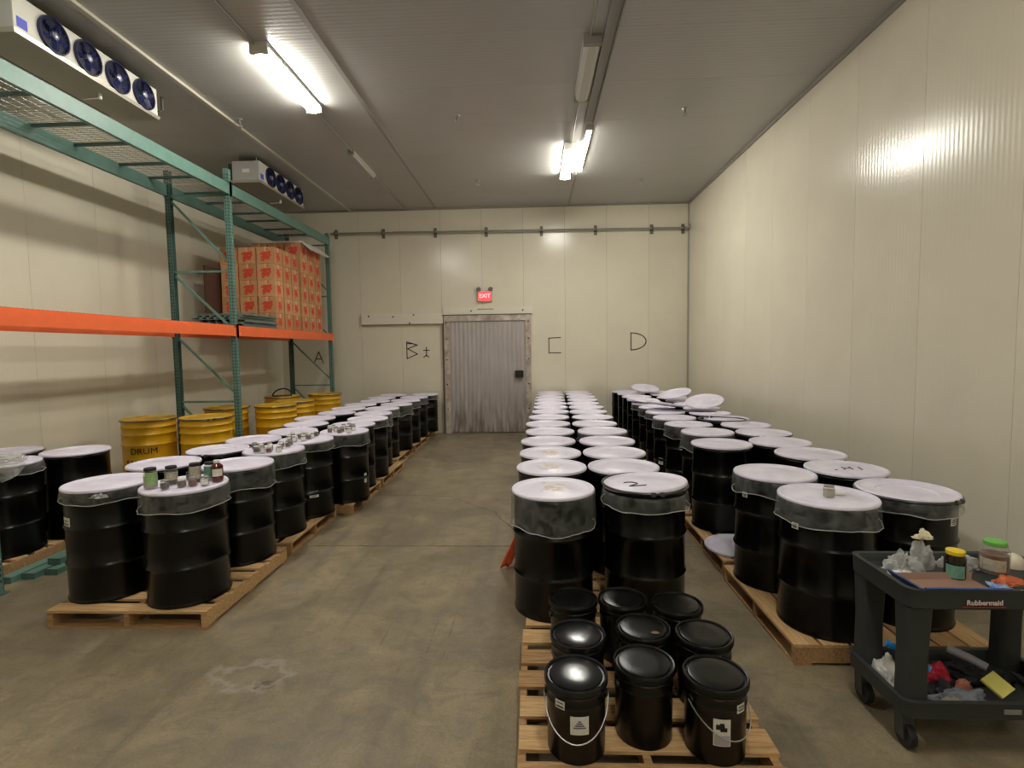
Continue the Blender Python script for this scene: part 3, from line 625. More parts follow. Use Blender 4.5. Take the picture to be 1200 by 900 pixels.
def camang(x, y): return math.degrees(atan2(-y, -x))

# left block, aisle-side row
A = [(-2.745, 3.915), (-2.745, 4.655), (-2.75, 5.335), (-2.68, 5.96), (-2.445, 6.56), (-2.55, 7.18), (-2.54, 7.80), (-2.66, 8.46), (-2.73, 9.20), (-2.66, 9.92), (-2.67, 10.68), (-2.66, 11.40), (-2.57, 12.16)]
Ask = ['m', 'l', 'm', 's', 'm', None, 's', 'l', 'm', 'l', 'm', 'm', 's']
for i, (x, y) in enumerate(A):
    lb = {3: [(camang(x, y)+12, .24, .31, .10)], 8: [(camang(x, y)+20, .26, .33, .10)], 10: [(camang(x, y)+15, .60, .68, .07)], 4: [(camang(x, y)+55, .22, .34, .05)]}.get(i, [])
    ex = ['with sample jars on its lid', 'with long clear liner skirt', 'with jar cluster on lid', 'with jar cluster and white label', 'under jar crowd', 'without liner', 'with short liner', 'with long liner', 'with white side label', 'with wide liner', 'with upper side label', 'with clear liner', 'last before the door'][i]
    drum(x, y, 'black drum %s, %s from front, left-block aisle row' % (ex, ORD[i]), Ask[i], labels=lb, group='black drums of the left block')
# left block, wall-side row
B = [(-3.43, 3.99), (-3.48, 4.70), (-3.37, 5.36), (-3.32, 5.98), (-3.14, 6.60), (-3.25, 7.24), (-3.40, 7.90), (-3.31, 8.56), (-3.36, 9.24), (-3.36, 9.90), (-3.28, 10.58), (-3.36, 11.30), (-3.30, 12.05)]
Bsk = ['s', None, None, None, None, None, None, None, 's', None, None, 's', None]
for i, (x, y) in enumerate(B):
    lb = [(camang(x, y)-68, .56, .66, .10), (camang(x, y)+58, .20, .30, .12)] if i == 0 else []
    ex = ['with bunched liner and two labels', 'mostly hidden', 'with steel clamp ring', '', '', 'with clamp ring', '', 'with clamp ring', 'with liner', '', '', 'with liner', 'nearest the far wall'][i]
    drum(x, y, ('black drum %s, %s from front, left-block wall row' % (ex, ORD[i])).replace(' ,', ','), Bsk[i], ring=i in (2, 5, 7), sag=i in (2, 5, 7), labels=lb, group='black drums of the left block')
# middle block
C = [(.130, 3.765), (.143, 4.46), (.152, 5.075), (.150, 5.735), (.190, 6.41), (.185, 7.08), (.218, 7.78), (.262, 8.47), (.285, 9.12), (.302, 9.745), (.313, 10.365), (.330, 11.0), (.352, 11.68), (.36, 12.3)]
for i, (x, y) in enumerate(C):
    drum(x, y, 'black drum %s, %s from front, middle-block left row' % ('with deep clear liner skirt' if i == 0 else 'with stained lid' if i in (1, 2) else 'with white lid', ORD[i]), {0: 'x', 5: 's', 7: 's'}.get(i), stain=i in (0, 1, 2), group='black drums of the middle block')
Dd = [(.80, 3.80), (.760, 4.465), (.775, 5.08), (.795, 5.72), (.835, 6.42), (.815, 7.07), (.862, 7.74), (.872, 8.42), (.905, 9.08), (.91, 9.72), (.965, 10.40), (.985, 11.06), (1.0, 11.72), (1.01, 12.34)]
for i, (x, y) in enumerate(Dd):
    t = drum(x, y, 'black drum %s, %s from front, middle-block right row' % ('with raised lid numbered 2' if i == 0 else 'with white lid', ORD[i]), {0: 's', 4: 's'}.get(i), ring=i in (0, 6), lidtilt=(radians(-1.5), radians(-3.5), 0) if i == 0 else None, lid_dz=.035 if i == 0 else 0, group='black drums of the middle block')
    if i == 0:
        mb = MB(); P = [(-.12+.05*cos(a), -.10+.04*sin(a), DH+.056) for a in [2.6-.3*k for k in range(10)]]+[(-.14, -.17, DH+.055), (-.06, -.17, DH+.060), (-.02, -.165, DH+.062)]
        mb.tube(P, .004, 5).build('handwritten_two', M_ink, t)
# right block
R = [(1.972, 3.552), (1.918, 4.21), (1.96, 5.51), (2.07, 6.29), (2.03, 6.92), (2.03, 7.60), (2.07, 8.30), (2.10, 8.98), (2.10, 9.64), (2.13, 10.32), (2.15, 11.0), (2.16, 11.68), (2.12, 12.3)]
Rsk = ['m', 'm', None, 'l', 'm', 'm', 's', 'm', 's', None, None, None, None]
for i, (x, y) in enumerate(R):
    ca = camang(x, y); lb = {0: [(ca-38, .68, .72, .05)], 1: [(ca-45, .70, .74, .05)], 5: [(ca-40, .22, .31, .08)]}.get(i, [])
    ex = ['with ruffled liner and jar on top', 'with liner and small label', 'standing alone behind floor lid', 'with liner', 'with clamp ring', 'with low side label', 'under a tipped lid', 'under a loose lid', '', '', '', '', 'nearest the far wall'][i]
    drum(x, y, ('black drum %s, %s from front, right-block aisle row' % (ex, ORD[i])).replace(' ,', ','), Rsk[i], ring=i == 4, sag=i == 4, labels=lb, group='black drums of the right block')
Wd = [(2.585, 3.69), (2.555, 4.345), (2.59, 4.965), (2.60, 5.59), (2.69, 6.20), (2.74, 6.83), (2.72, 7.46), (2.70, 8.10), (2.79, 8.74), (2.80, 9.38), (2.82, 10.05), (2.82, 10.75), (2.84, 11.45), (2.80, 12.1)]
for i, (x, y) in enumerate(Wd):
    ca = camang(x, y); lb = {0: [(ca+62, .70, .75, .06)]}.get(i, [])
    ex = ['with wide clamp ring and liner', 'with marked lid', 'with white lid', '', '', 'under a loose ring', '', '', 'under a tipped lid', '', '', '', '', 'nearest the far wall'][i]
    drum(x, y, ('black drum %s, %s from front, right-block wall row' % (ex, ORD[i])).replace(' ,', ','), {0: 's', 3: None}.get(i), ring=i in (0, 4), sag=i == 0, labels=lb, group='black drums of the right block')
    if i == 1:
        t = [o for o in COL.objects if o.name.startswith('steel_drum') and o.type == 'EMPTY'][-1]; mb = MB(); zz = DH+.011
        for a, b in (((-.03, -.05), (-.01, .04)), ((.03, -.05), (.05, .04)), ((-.02, 0), (.04, 0)), ((.10, -.06), (.12, .03)), ((-.12, -.07), (-.10, -.06))): mb.bar((a[0], a[1], zz), (b[0], b[1], zz), .010, .003)
        mb.build('handwritten_mark', M_ink, t)
# inside the rack, far left
drum(-5.14, 4.75, 'black drum with plastic sheet over it at the left picture edge', 's', group='black drums inside the rack')
drum(-4.93, 5.345, 'black drum with plain white lid between rack edge and yellow drums', None, group='black drums inside the rack')
drum(-5.66, 5.30, 'black drum mostly hidden by the left wall behind two others', None, ring=True, group='black drums inside the rack')

# loose lids and rings on top of the right-hand block
def loose_lid(x, y, z, rx_, ry_, label):
    o = link('spare_drum_cover', ME_lid, None, (x, y, z), (rx_, ry_, 0)); tag(o, label, 'lid', 'loose drum lids')
ZL = PH+DH+.02
loose_lid(1.90, 4.86, PH+.016, 0, 0, 'white drum lid lying flat on the pallet in the right block gap')
loose_lid(2.14, 8.62, ZL+.075, radians(-7), radians(9), 'large tipped white lid sliding over the right block aisle-side drums')
loose_lid(2.04, 9.75, ZL+.04, radians(3), radians(6), 'white lid tilting left near the far end of right block')
loose_lid(2.68, 10.0, ZL+.13, radians(8), radians(-14), 'white lid propped with its right side high, far right block')
loose_lid(2.76, 8.55, ZL+.125, radians(14), radians(-10), 'white lid propped steeply beside the right wall row')
loose_lid(2.45, 11.6, ZL+.12, radians(12), radians(4), 'topmost white lid propped at the far end of right block')
def loose_ring(x, y, z, rx_, ry_, label):
    o = link('steel_hoop', ME_ring, None, (x, y, z), (rx_, ry_, 1.8)); tag(o, label, 'ring', 'loose steel clamp rings')
loose_ring(2.55, 7.15, ZL+.022, .02, .03, 'loose dark steel ring lying across two lids by right wall')
loose_ring(2.38, 7.85, ZL+.05, .05, .08, 'loose dark steel ring behind the first one, right block')

# plastic sheet over the far left drum
def crumple(name, label, cat, loc, size, m, seed, n=24, amp=.25, flat=0., parent=None, freq=2.2):
    bm = bmesh.new(); bmesh.ops.create_icosphere(bm, subdivisions=4, radius=1)
    for v in bm.verts:
        p = v.co*1.0; d = noise.noise(p*freq*.6+Vector((seed, 0, 0)))*amp+abs(noise.noise(p*freq*1.7+Vector((0, seed, 0))))*amp*.9
        v.co = p*(1+d-.3*amp); v.co.x *= size[0]; v.co.y *= size[1]; v.co.z *= size[2]
        if v.co.z < -size[2]*flat: v.co.z = -size[2]*flat
    zmin = min(v.co.z for v in bm.verts)
    for v in bm.verts: v.co.z -= zmin
    me = bpy.data.meshes.new(name); bm.to_mesh(me); bm.free(); me.materials.append(m); me.polygons.foreach_set('use_smooth', [True]*len(me.polygons)); me.set_sharp_from_angle(angle=.9)
    o = link(name, me, parent, loc)
    if label: tag(o, label, cat)
    return o
crumple('plastic_sheet', 'crumpled clear plastic sheet on the leftmost drum lid', 'plastic sheet', (-5.10, 4.70, PH+DH+.018), (.20, .20, .06), M_bag, 3.3, flat=.2, amp=.5)
mb = MB(); N = 16
for j in range(11):
    for k in range(N+1):
        a = radians(-85+75*k/N); t_ = j/10; r = .31+.02*sin(a*9)*t_+.03*t_*noise.noise(Vector((a*3, t_*3, 0))); z = PH+DH+.02-.17*t_*(1-.75*abs(k/N-.5)*2*.9)
        mb.v.append((-5.14+r*cos(a), 4.75+r*sin(a), z))
for j in range(10):
    for k in range(N): q = j*(N+1)+k; mb.f.append((q, q+1, q+N+2, q+N+1)); mb.m.append(0)
o = mb.build('plastic_flap', M_bag, None, ang=2); tag(o, 'clear plastic flap hanging down the leftmost drum front', 'plastic sheet')
crumple('liner_knot', 'knotted tuft of clear liner under the front left drum lid', 'plastic sheet', (-3.43+.30*cos(radians(-62)), 3.99+.30*sin(radians(-62)), PH+DH-.045), (.055, .03, .028), M_bag, 5, amp=.7)

# ------------------------------------------------------------------ yellow salvage drums
YR, YH = .322, .995
ME_yb = None
def yellow_body():
    r, h = YR, YH
    p = [(0, .012), (r-.02, .012), (r-.01, 0), (r+.006, 0), (r+.004, .02), (r, .03)]
    for z in (.34, .66, .80, .90): p += [(r, z-.02), (r+.009, z-.008), (r+.012, z), (r+.009, z+.008), (r, z+.02)]
    p += [(r, h-.03), (r+.008, h-.018), (r+.008, h-.004), (r, h), (r-.006, h-.004), (r-.006, h-.02), (0, h-.02)]
    return MB().lathe(p, 48).mesh('body', M_yel, ang=.7)
ME_yb = yellow_body()
ME_yl = None
def yl(): 
    r = YR+.012; p = [(r-.004, -.02), (r, -.014), (r+.001, 0), (r-.006, .008), (r-.02, .004), (r-.03, -.004), (r*.5, -.002), (0, .002)]
    mb = MB(); mb.cap0 = False; mb.lathe(p, 48); return mb.mesh('lid', M_ylid, ang=.8)
ME_yl = yl()
ME_yr = ring_mesh(YR+.014, .008)
def wrap_text(txt, size, r, ang, z, parent):
    me = text_mesh(txt, size, M_ink, .001, .0)
    for v in me.vertices:
        a = radians(ang)+v.co.x/r; rr = r+.007+v.co.z; v.co = Vector((rr*cos(a), rr*sin(a), z+v.co.y))
    o = link('lettering', me, parent); return o
YD = [(-5.42, 7.06, 'leftmost, by the left wall, reading DRUM'), (-4.67, 7.18, 'front one beside the first'), (-5.12, 8.42, 'behind the rack post, with rusty rim'), (-4.43, 8.72, 'just right of the middle rack post'), (-4.44, 9.48, 'fifth from left, partly hidden'), (-5.20, 10.5, 'carrying a black hose loop'), (-4.50, 10.98, 'rightmost, nearest the far wall')]
for i, (x, y, la) in enumerate(YD):
    t = thing('salvage_drum', 'large yellow salvage drum, '+la, 'drum', (x, y, PH), 0, 'yellow salvage drums under the rack')
    b = link('body', ME_yb, t); l = link('lid', ME_yl, t, (0, 0, YH+.006)); link('clamp_ring', ME_yr, t, (0, 0, YH-.008), (0, 0, radians(camang(x, y)+(10 if i == 1 else 100)))).data
    ca = camang(x, y)
    off = -8 if i == 0 else 10
    wrap_text('SALVAGE', .095, YR, ca+(12 if i != 0 else -95), .69-.12, t) if i != 0 else None
    wrap_text('DRUM' if i == 0 else 'DRUM', .115, YR, ca-14 if i == 0 else ca+5, .66-.08 if i == 0 else .66-.22, t)
    if i == 0: wrap_text('SALVAGE', .115, YR, ca-14, .72-.30, t)
mb = MB(); mb.tube([(-5.20+.20*cos(a), 10.5+.08*sin(a), PH+YH+.012+.14*max(0, sin(a))) for a in [2*pi*k/24 for k in range(24)]], .014, 8, closed=True)
tag(mb.build('hose_loop', M_black, None), 'black hose loop standing on a yellow drum by the far post', 'hose')

# ------------------------------------------------------------------ black pails
def pail(x, y, label, rz, handle=None, labels=(), shiny=False):
    t = thing('metal_pail', label, 'pail', (x, y, PH), rz, 'black pails on the front pallet'); r, h = .138, .355
    p = [(0, .006), (r-.012, .006), (r-.008, 0), (r-.002, .002), (r-.002, .02), (r, h*.72), (r+.003, h*.74), (r, h*.76), (r, h-.05), (r+.004, h-.045), (r, h-.04), (r, h-.02), (0, h-.02)]
    MB().lathe(p, 40).build('body', M_pail, t, ang=.7)
    R_ = .150
    p = [(R_-.006, h-.034), (R_, h-.026), (R_, h-.004), (R_-.004, h+.002), (R_-.012, h), (R_-.016, h-.010), (R_-.024, h-.010), (R_-.028, h-.002), (R_-.036, h), (.06, h+(.003 if shiny else -.001)), (0, h+(.004 if shiny else -.001))]
    mb = MB(); mb.cap0 = False; mb.lathe(p, 48).build('lid', M_pail if not shiny else mat('pail_lid_shiny', srgb(24, 24, 27), .18), t, ang=.6)
    for s in (-1, 1): MB().lathe([(.02, 0), (.018, .01), (0, .014)], 12, Matrix.Rotation(radians(0 if s > 0 else 180), 4, 'Z') @ Matrix.Translation((r, 0, h-.09)) @ Matrix.Rotation(pi/2, 4, 'Y')).build('handle_ear', M_pail, t)
    if handle:
        dr, out = handle; P = []
        for k in range(21):
            a = pi*k/20; P.append(((r+.012)*cos(a), -(r+.012+out)*sin(a)*1.0, h-.09-dr*sin(a)))
        MB().tube(P, .0032, 6).build('wire_handle', M_wire, t)
    for (a, z0, z1, wd, rows) in labels:
        p_ = patch('paper_label', t, a, z0, z1, wd, r+.0022, M_paper)
        if rows == 'tri':
            for k in range(4): patch('print_mark', p_, a, z0+(z1-z0)*(.35+.12*k), z0+(z1-z0)*(.42+.12*k), wd*(.7-.18*k), r+.0035, mat('print_grey', srgb(120, 112, 130), .6))
        elif rows == 'blot':
            for k, (da, f0, f1, ww) in enumerate(((-1, .62, .80, .5), (1, .55, .7, .4), (0, .72, .86, .25))): patch('print_mark', p_, a+da*3, z0+(z1-z0)*f0, z0+(z1-z0)*f1, wd*ww, r+.0035, M_ink)
            patch('print_band', p_, a, z0+(z1-z0)*.04, z0+(z1-z0)*.40, wd*.9, r+.0034, mat('print_lilac', srgb(176, 168, 176), .6))
        else:
            for k in range(rows): zz = z0+(z1-z0)*(.3+.4*k/max(1, rows-1)); patch('print_line', p_, a, zz-.002, zz+.002, wd*.7, r+.0035, M_ink)
    return t
pail(.182, 2.382, 'front left black pail with shiny lid and drooping wire handle', radians(-4), (.145, .012), [(-84, .15, .235, .085, 'tri'), (-122, .255, .295, .05, 2)], True)
pail(.520, 2.478, 'front middle plain black pail without a label', .3)
pail(.835, 2.392, 'front right black pail with hazard label and hanging handle', radians(22), (.13, .01), [(-118, .10, .225, .075, 'blot'), (-79, .245, .285, .05, 2)])
pail(.222, 2.728, 'second-row left black pail with glossy lid', 1.2, None, (), True)
pail(.583, 2.800, 'second-row middle black pail with dried spill on lid', .9)
pail(.893, 2.735, 'second-row right plain black pail', 2.0, None, ())
pail(.225, 3.13, 'back-row left black pail in front of the lined drum', .2)
pail(.528, 3.13, 'back-row middle black pail before the numbered lid drum', .7)
pail(.842, 3.07, 'back-row right black pail at the pallet edge', .5)
o = crumple('dried_spill', 'small tan dried spill on a second-row pail lid', 'spill', (.635, 2.73, PH+.358), (.022, .014, .002), mat('spill_tan', srgb(120, 100, 60), .6), 2)

# orange cloth flap by the middle block
mb = MB(); N = 10
for j in range(N+1):
    for k in range(5):
        t_ = j/N; wv = .025*sin(k*1.7+t_*5); mb.v.append((-.17-.15*t_+.035*k*(1-.3*t_)+wv*.6, 4.68+.02*k+wv*.6, .42-.41*t_+.012*sin(k*2)))
for j in range(N):
    for k in range(4): q = j*5+k; mb.f.append((q, q+1, q+6, q+5)); mb.m.append(0)
o = mb.build('orange_flap', mat('orange_vinyl', srgb(236, 104, 66), .5, bump=.4, bscale=14), None, ang=2); tag(o, 'orange vinyl flap hanging beside the second middle drum', 'cloth')
sm = o.modifiers.new('thick', 'SOLIDIFY'); sm.thickness = .004

# ------------------------------------------------------------------ jars
def jar(x, y, z, r, h, label, lidc=None, content=None, lab=None, cap_r=None, group=None, rz=0, name='glass_jar', amber=False):
    t = thing(name, label, 'jar' if name == 'glass_jar' else 'bottle', (x, y, z), rz, group)
    n = 20; nr = r*.82
    g = mat('amber_glass', srgb(92, 36, 22), .1, spec=.6) if amber else M_glass
    if 'dark glass' in label: g = mat('dark_glass', srgb(26, 18, 14), .08)
    MB().lathe([(0, .002), (r*.9, 0), (r, h*.05), (r, h*.72), (nr if not amber else r*.45, h*.84), (nr if not amber else r*.42, h*.9), (0, h*.9)], n).build('glass', g, t)
    if content: MB().lathe([(0, .004), (r*.9, .004), (r*.93, h*.08), (r*.93, h*.60), (0, h*.62)], n).build('contents', content, t)
    lr = cap_r or nr*1.04
    MB().lathe([(lr, h*.86), (lr*1.02, h*.87), (lr*1.02, h*.985), (lr*.95, h), (0, h)], n).build('lid', lidc or M_black, t)
    if lab: 
        zz0, zz1, c = lab; patch('paper_label', t, camang(x, y)+random.uniform(-15, 15)-math.degrees(rz), h*zz0, h*zz1, r*1.9, r+.001, c, 8)
    return t
ZJ = PH+DH+.016
C_amb = mat('contents_brown', srgb(104, 82, 60), .3); C_grn = mat('label_green', srgb(150, 186, 120), .5, var=.3, vscale=60); C_teal = mat('label_teal', srgb(110, 160, 140), .5, var=.3, vscale=50)
C_dk = mat('contents_dark', srgb(70, 62, 56), .3); C_red = mat('contents_rust', srgb(120, 60, 44), .3); C_pale = mat('contents_pale', srgb(176, 168, 150), .4)
C_capw = M_white; C_ltan = mat('label_tan', srgb(190, 182, 160), .5, var=.4, vscale=50)
jar(-2.928, 3.795, ZJ, .048, .150, 'tall jar with green label and dark lid, leftmost on front drum', M_black, C_pale, (.2, .8, C_grn))
jar(-2.840, 3.900, ZJ, .046, .140, 'squat dark jar with black lid right of the green-labelled one', M_black, C_dk, (.25, .7, C_ltan))
jar(-2.690, 3.960, ZJ, .044, .150, 'tall cream-labelled jar in the middle of front drum', M_black, C_amb, (.2, .85, C_ltan))
jar(-2.620, 4.045, ZJ, .046, .140, 'jar with teal label and dark lid behind front drum jars', M_black, C_pale, (.15, .8, C_teal))
jar(-2.530, 3.995, ZJ, .043, .165, 'amber bottle with white cap at the right of front drum', C_capw, None, (.25, .6, M_paper), cap_r=.024, name='glass_bottle', amber=True)
for x, y, c, lc, l, la in ((-2.790, 3.755, C_dk, M_galv, None, 'small dark open jar at the front of the front drum jars'), (-2.700, 3.815, C_amb, C_capw, None, 'small jar with white lid in front of the cream-labelled jar'),
                           (-2.630, 3.840, C_red, M_galv, None, 'small rust-brown jar beside the white-lidded small jar'), (-2.555, 3.870, C_pale, M_galv, (.1, .7, M_paper), 'small jar with pale label before the amber bottle'),
                           (-2.770, 4.020, C_dk, M_black, None, 'small dark jar half hidden between tall front drum jars')):
    jar(x, y, ZJ, .031, .066, la, lc, c, l)
cnts = [C_dk, C_amb, C_red, C_pale, C_amb]
for di, nn, la in ((2, 13, 'third'), (3, 11, 'fourth'), (4, 12, 'fifth')):
    cx_, cy_ = A[di]; pts = []; tries = 0
    while len(pts) < nn and tries < 4000:
        tries += 1; a = random.uniform(0, 2*pi); r = .22*sqrt(random.random()); px, py = cx_+r*cos(a), cy_+r*sin(a)
        if di == 3 and px > cx_+.10: continue
        if all((px-q[0])**2+(py-q[1])**2 > .066**2 for q in pts): pts.append((px, py))
    for k, (px, py) in enumerate(pts):
        jar(px, py, ZJ, .029, .066, 'small sample jar in the crowd on the %s aisle-side drum, left block' % la, C_capw if random.random() < .6 else M_galv, random.choice(cnts), (.1, .7, M_paper) if random.random() < .4 else None, group='sample jars on the %s aisle drum' % la)
jar(1.955, 3.50, ZJ, .036, .075, 'small clear jar standing on the front right drum lid', M_galv, C_pale)
o = MB().lathe([(.036, 0), (.038, .004), (.038, .016), (0, .016)], 20).build('jar_lid', M_white, None); o.location = (2.055, 3.56, ZJ); tag(o, 'white jar lid lying beside the jar on front right drum', 'lid')

# ------------------------------------------------------------------ utility cart
X0, X1, Y0, Y1 = 1.775, 2.66, 2.485, 2.965
cart = thing('utility_cart', 'dark grey two-shelf plastic utility cart loaded with odds and ends', 'cart', ((X0+X1)/2, (Y0+Y1)/2, 0))
CX, CY = (X1-X0)/2, (Y1-Y0)/2
def rrect(hx, hy, r, z, n=6):
    P = []
    for cx_, cy_, a0 in ((hx-r, hy-r, 0), (-hx+r, hy-r, pi/2), (-hx+r, -hy+r, pi), (hx-r, -hy+r, 3*pi/2)):
        for k in range(n): a = a0+pi/2*k/(n-1); P.append((cx_+r*cos(a), cy_+r*sin(a), z))
    return P
def tray(hx, hy, r, z0, z1, floor_z, lip=.022):
    mb = MB(); loops = [rrect(hx-.02, hy-.02, r, z0), rrect(hx-.004, hy-.004, r, z0+.012), rrect(hx, hy, r, z1-.012), rrect(hx+.003, hy+.003, r, z1), rrect(hx-lip, hy-lip, r*.8, z1), rrect(hx-lip-.004, hy-lip-.004, r*.8, z1-.006), rrect(hx-lip-.012, hy-lip-.012, r*.7, floor_z+.006), rrect(hx-lip-.02, hy-lip-.02, r*.7, floor_z)]
    n = len(loops[0]); 
    for l in loops: mb.v += l
    for j in range(len(loops)-1):
        for k in range(n): mb.f.append((j*n+k, j*n+(k+1) % n, (j+1)*n+(k+1) % n, (j+1)*n+k)); mb.m.append(0)
    mb.f.append(tuple(range(n))[::-1]); mb.m.append(0); mb.f.append(tuple((len(loops)-1)*n+k for k in range(n))); mb.m.append(0)
    return mb
ZTOP = .85
tray(CX, CY, .05, ZTOP-.105, ZTOP, ZTOP-.05).build('top_tray', M_cart, cart, ang=.5)
tray(CX-.0, CY-.0, .05, .195, .29, .225).build('lower_shelf', M_cart, cart, ang=.5)
for sx in (-1, 1):
    for sy in (-1, 1):
        px, py = sx*(CX-.075), sy*(CY-.075); mb = MB(); loops = []
        for z, s_ in ((.20, 1.05), (.30, .95), (.52, .92), (ZTOP-.10, 1.06)):
            loops.append([(px+(p[0])*s_, py+p[1]*s_, z) for p in rrect(.062, .05, .025, 0)])
        n = len(loops[0])
        for l in loops: mb.v += l
        for j in range(3):
            for k in range(n): mb.f.append((j*n+k, j*n+(k+1) % n, (j+1)*n+(k+1) % n, (j+1)*n+k)); mb.m.append(0)
        mb.f += [tuple(range(n))[::-1], tuple(3*n+k for k in range(n))]; mb.m += [0, 0]
        mb.build('post', M_cart, cart, ang=.6)
        py += .04; c = MB().box(px-.035, px+.035, py-.03, py+.03, .19, .197).quadbox([(px-.028, py-.045, .05), (px+.028, py-.045, .05), (px+.028, py+.02, .05), (px-.028, py+.02, .05), (px-.03, py-.03, .192), (px+.03, py-.03, .192), (px+.03, py+.03, .192), (px-.03, py+.03, .192)]).build('caster_fork', mat('fork_grey', srgb(70, 72, 72), .4, metal=.4), cart)
        MB().lathe([(.02, -.018), (.060, -.018), (.063, -.010), (.063, .010), (.060, .018), (.02, .018)], 28, Matrix.Translation((px, py-.02, .063)) @ Matrix.Rotation(pi/2, 4, 'Y')).build('wheel', M_black, c)
me = text_mesh('Rubbermaid', .034, mat('brand_white', srgb(216, 206, 196), .5), .001, .0006); link('brand_lettering', me, cart, (-CX+.345, -CY-.0035, ZTOP-.060), (pi/2, 0, 0))
MB().box(-CX+.245, -CX+.445, -CY-.002, -CY+.004, ZTOP-.084, ZTOP-.080).build('brand_underline', mat('brand_red', srgb(150, 60, 50), .5), cart)
MB().box(-CX+.60-.14, -CX+.54, -CY-.002, -CY+.004, .238, .262).build('maker_plate', mat('plate_grey', srgb(130, 132, 124), .5), cart)

TZ = ZTOP-.05; SZ = .225+.001
def ob(name, label, cat, mb, m, loc, rz=0, ang=.6):
    o = mb.build(name, m, None, ang=ang); o.location = loc; o.rotation_euler = (0, 0, rz); tag(o, label, cat); return o
# cardboard tray with blue rim
t = thing('cardboard_tray', 'brown cardboard tray with blue printed sides at the cart front', 'tray', (2.06, 2.60, TZ+.008), .02)
MB().box(-.19, .17, -.085, .10, 0, .004).build('base', mat('cardboard_inside', srgb(150, 116, 98), .7), t)
MB().quadbox([(-.20, -.10, .004), (.18, -.10, .004), (.18, -.085, .004), (-.20, -.085, .004), (-.21, -.11, .05), (.19, -.115, .044), (.19, -.105, .046), (-.21, -.10, .052)]).quadbox([(-.21, -.10, .004), (-.19, -.10, .004), (-.19, .11, .004), (-.21, .11, .004), (-.24, -.11, .05), (-.23, -.11, .052), (-.23, .12, .05), (-.24, .12, .048)]).build('side', mat('print_blue', srgb(58, 92, 170), .35, var=.5, vscale=14, var2=srgb(24, 40, 84)), t)
MB().quadbox([(-.19, .09, .004), (.17, .09, .004), (.17, .10, .004), (-.19, .10, .004), (-.20, .11, .03), (.19, .11, .03), (.19, .115, .03), (-.20, .115, .03)]).build('back_flap', mat('cardboard_in2', srgb(140, 108, 92), .7), t)
t['label'] = 'brown cardboard tray with blue printed sides at the cart front'
# clear bags
crumple('plastic_bag', 'crumpled clear plastic bag standing left on the cart top', 'bag', (1.985, 2.83, TZ), (.085, .07, .10), M_bag, 1.5, amp=.5)
crumple('plastic_bag', 'taller clear bag with cream contents beside the dark jar', 'bag', (2.10, 2.865, TZ), (.06, .05, .14), M_bag, 4.2, amp=.45)
crumple('paper_wad', 'cream folded paper inside the taller bag on cart top', 'paper', (2.105, 2.865, TZ+.16), (.04, .02, .045), mat('cream_paper', srgb(226, 220, 190), .7), 7.5, amp=.6)
crumple('plastic_bag', 'loose clear plastic film between dark jar and brown jug', 'bag', (2.30, 2.86, TZ), (.09, .07, .085), M_bag, 6.1, amp=.6)
ob('folded_napkin', 'white folded napkin lying at the cart top left', 'paper', MB().quadbox([(-.07, -.03, 0), (.07, -.04, 0), (.06, .04, 0), (-.06, .04, 0), (-.07, -.03, .008), (.07, -.04, .012), (.06, .04, .012), (-.06, .04, .02)]), M_white, (1.93, 2.75, TZ), .2)
jt = jar(2.165, 2.72, TZ, .046, .155, 'dark glass jar with yellow lid and teal label on the cart', mat('yellow_cap', srgb(236, 206, 40), .4), mat('contents_black', srgb(16, 12, 10), .12), (.12, .55, C_teal), cap_r=.040)
t = jar(2.43, 2.80, TZ, .064, .175, 'wide jar of brown liquid with green lid on the cart', mat('green_cap', srgb(110, 190, 80), .4), mat('honey_brown', srgb(112, 76, 52), .15), (.15, .5, C_ltan), cap_r=.048)
t = thing('blue_packet', 'small shiny blue packet at the right of cardboard tray', 'packet', (2.285, 2.60, TZ), 0)
crumple('wrapper', None, None, (0, 0, 0), (.05, .035, .035), mat('blue_foil', srgb(52, 110, 190), .25, var=.5, vscale=30, var2=srgb(180, 196, 220)), 2.2, amp=.6, parent=t)
crumple('orange_cloth', 'crumpled orange-brown packet in front of the wide jar', 'packet', (2.40, 2.67, TZ), (.075, .05, .032), mat('orange_pack', srgb(206, 104, 60), .5, var=.4, vscale=20), 3.7, amp=.4)
crumple('orange_bag', 'bright orange bag at the right end of the cart top', 'bag', (2.55, 2.65, TZ), (.08, .07, .045), mat('orange_bright', srgb(226, 84, 48), .45), 8.7, amp=.5)
crumple('blue_wrapper', 'small blue and white wrapper on the orange bag', 'packet', (2.49, 2.60, TZ+.032), (.04, .02, .018), mat('blue_white', srgb(70, 90, 160), .4, var=.8, vscale=25, var2=srgb(220, 222, 230)), 1.7, amp=.5)
ob('flat_ruler', 'dark flat strip lying diagonally over the packets at cart right', 'strip', MB().obox(Matrix.Rotation(radians(-5), 4, 'Y'), .36, .022, .005), M_black, (2.48, 2.555, TZ+.055), .12)
crumple('white_cap', 'cream rounded cap at the far right of the cart top', 'cap', (2.60, 2.88, TZ), (.055, .05, .075), mat('cream_plastic', srgb(222, 214, 190), .4), 9.1, amp=.05)  # stands for a loose white cap, shaped as a smooth rounded lump
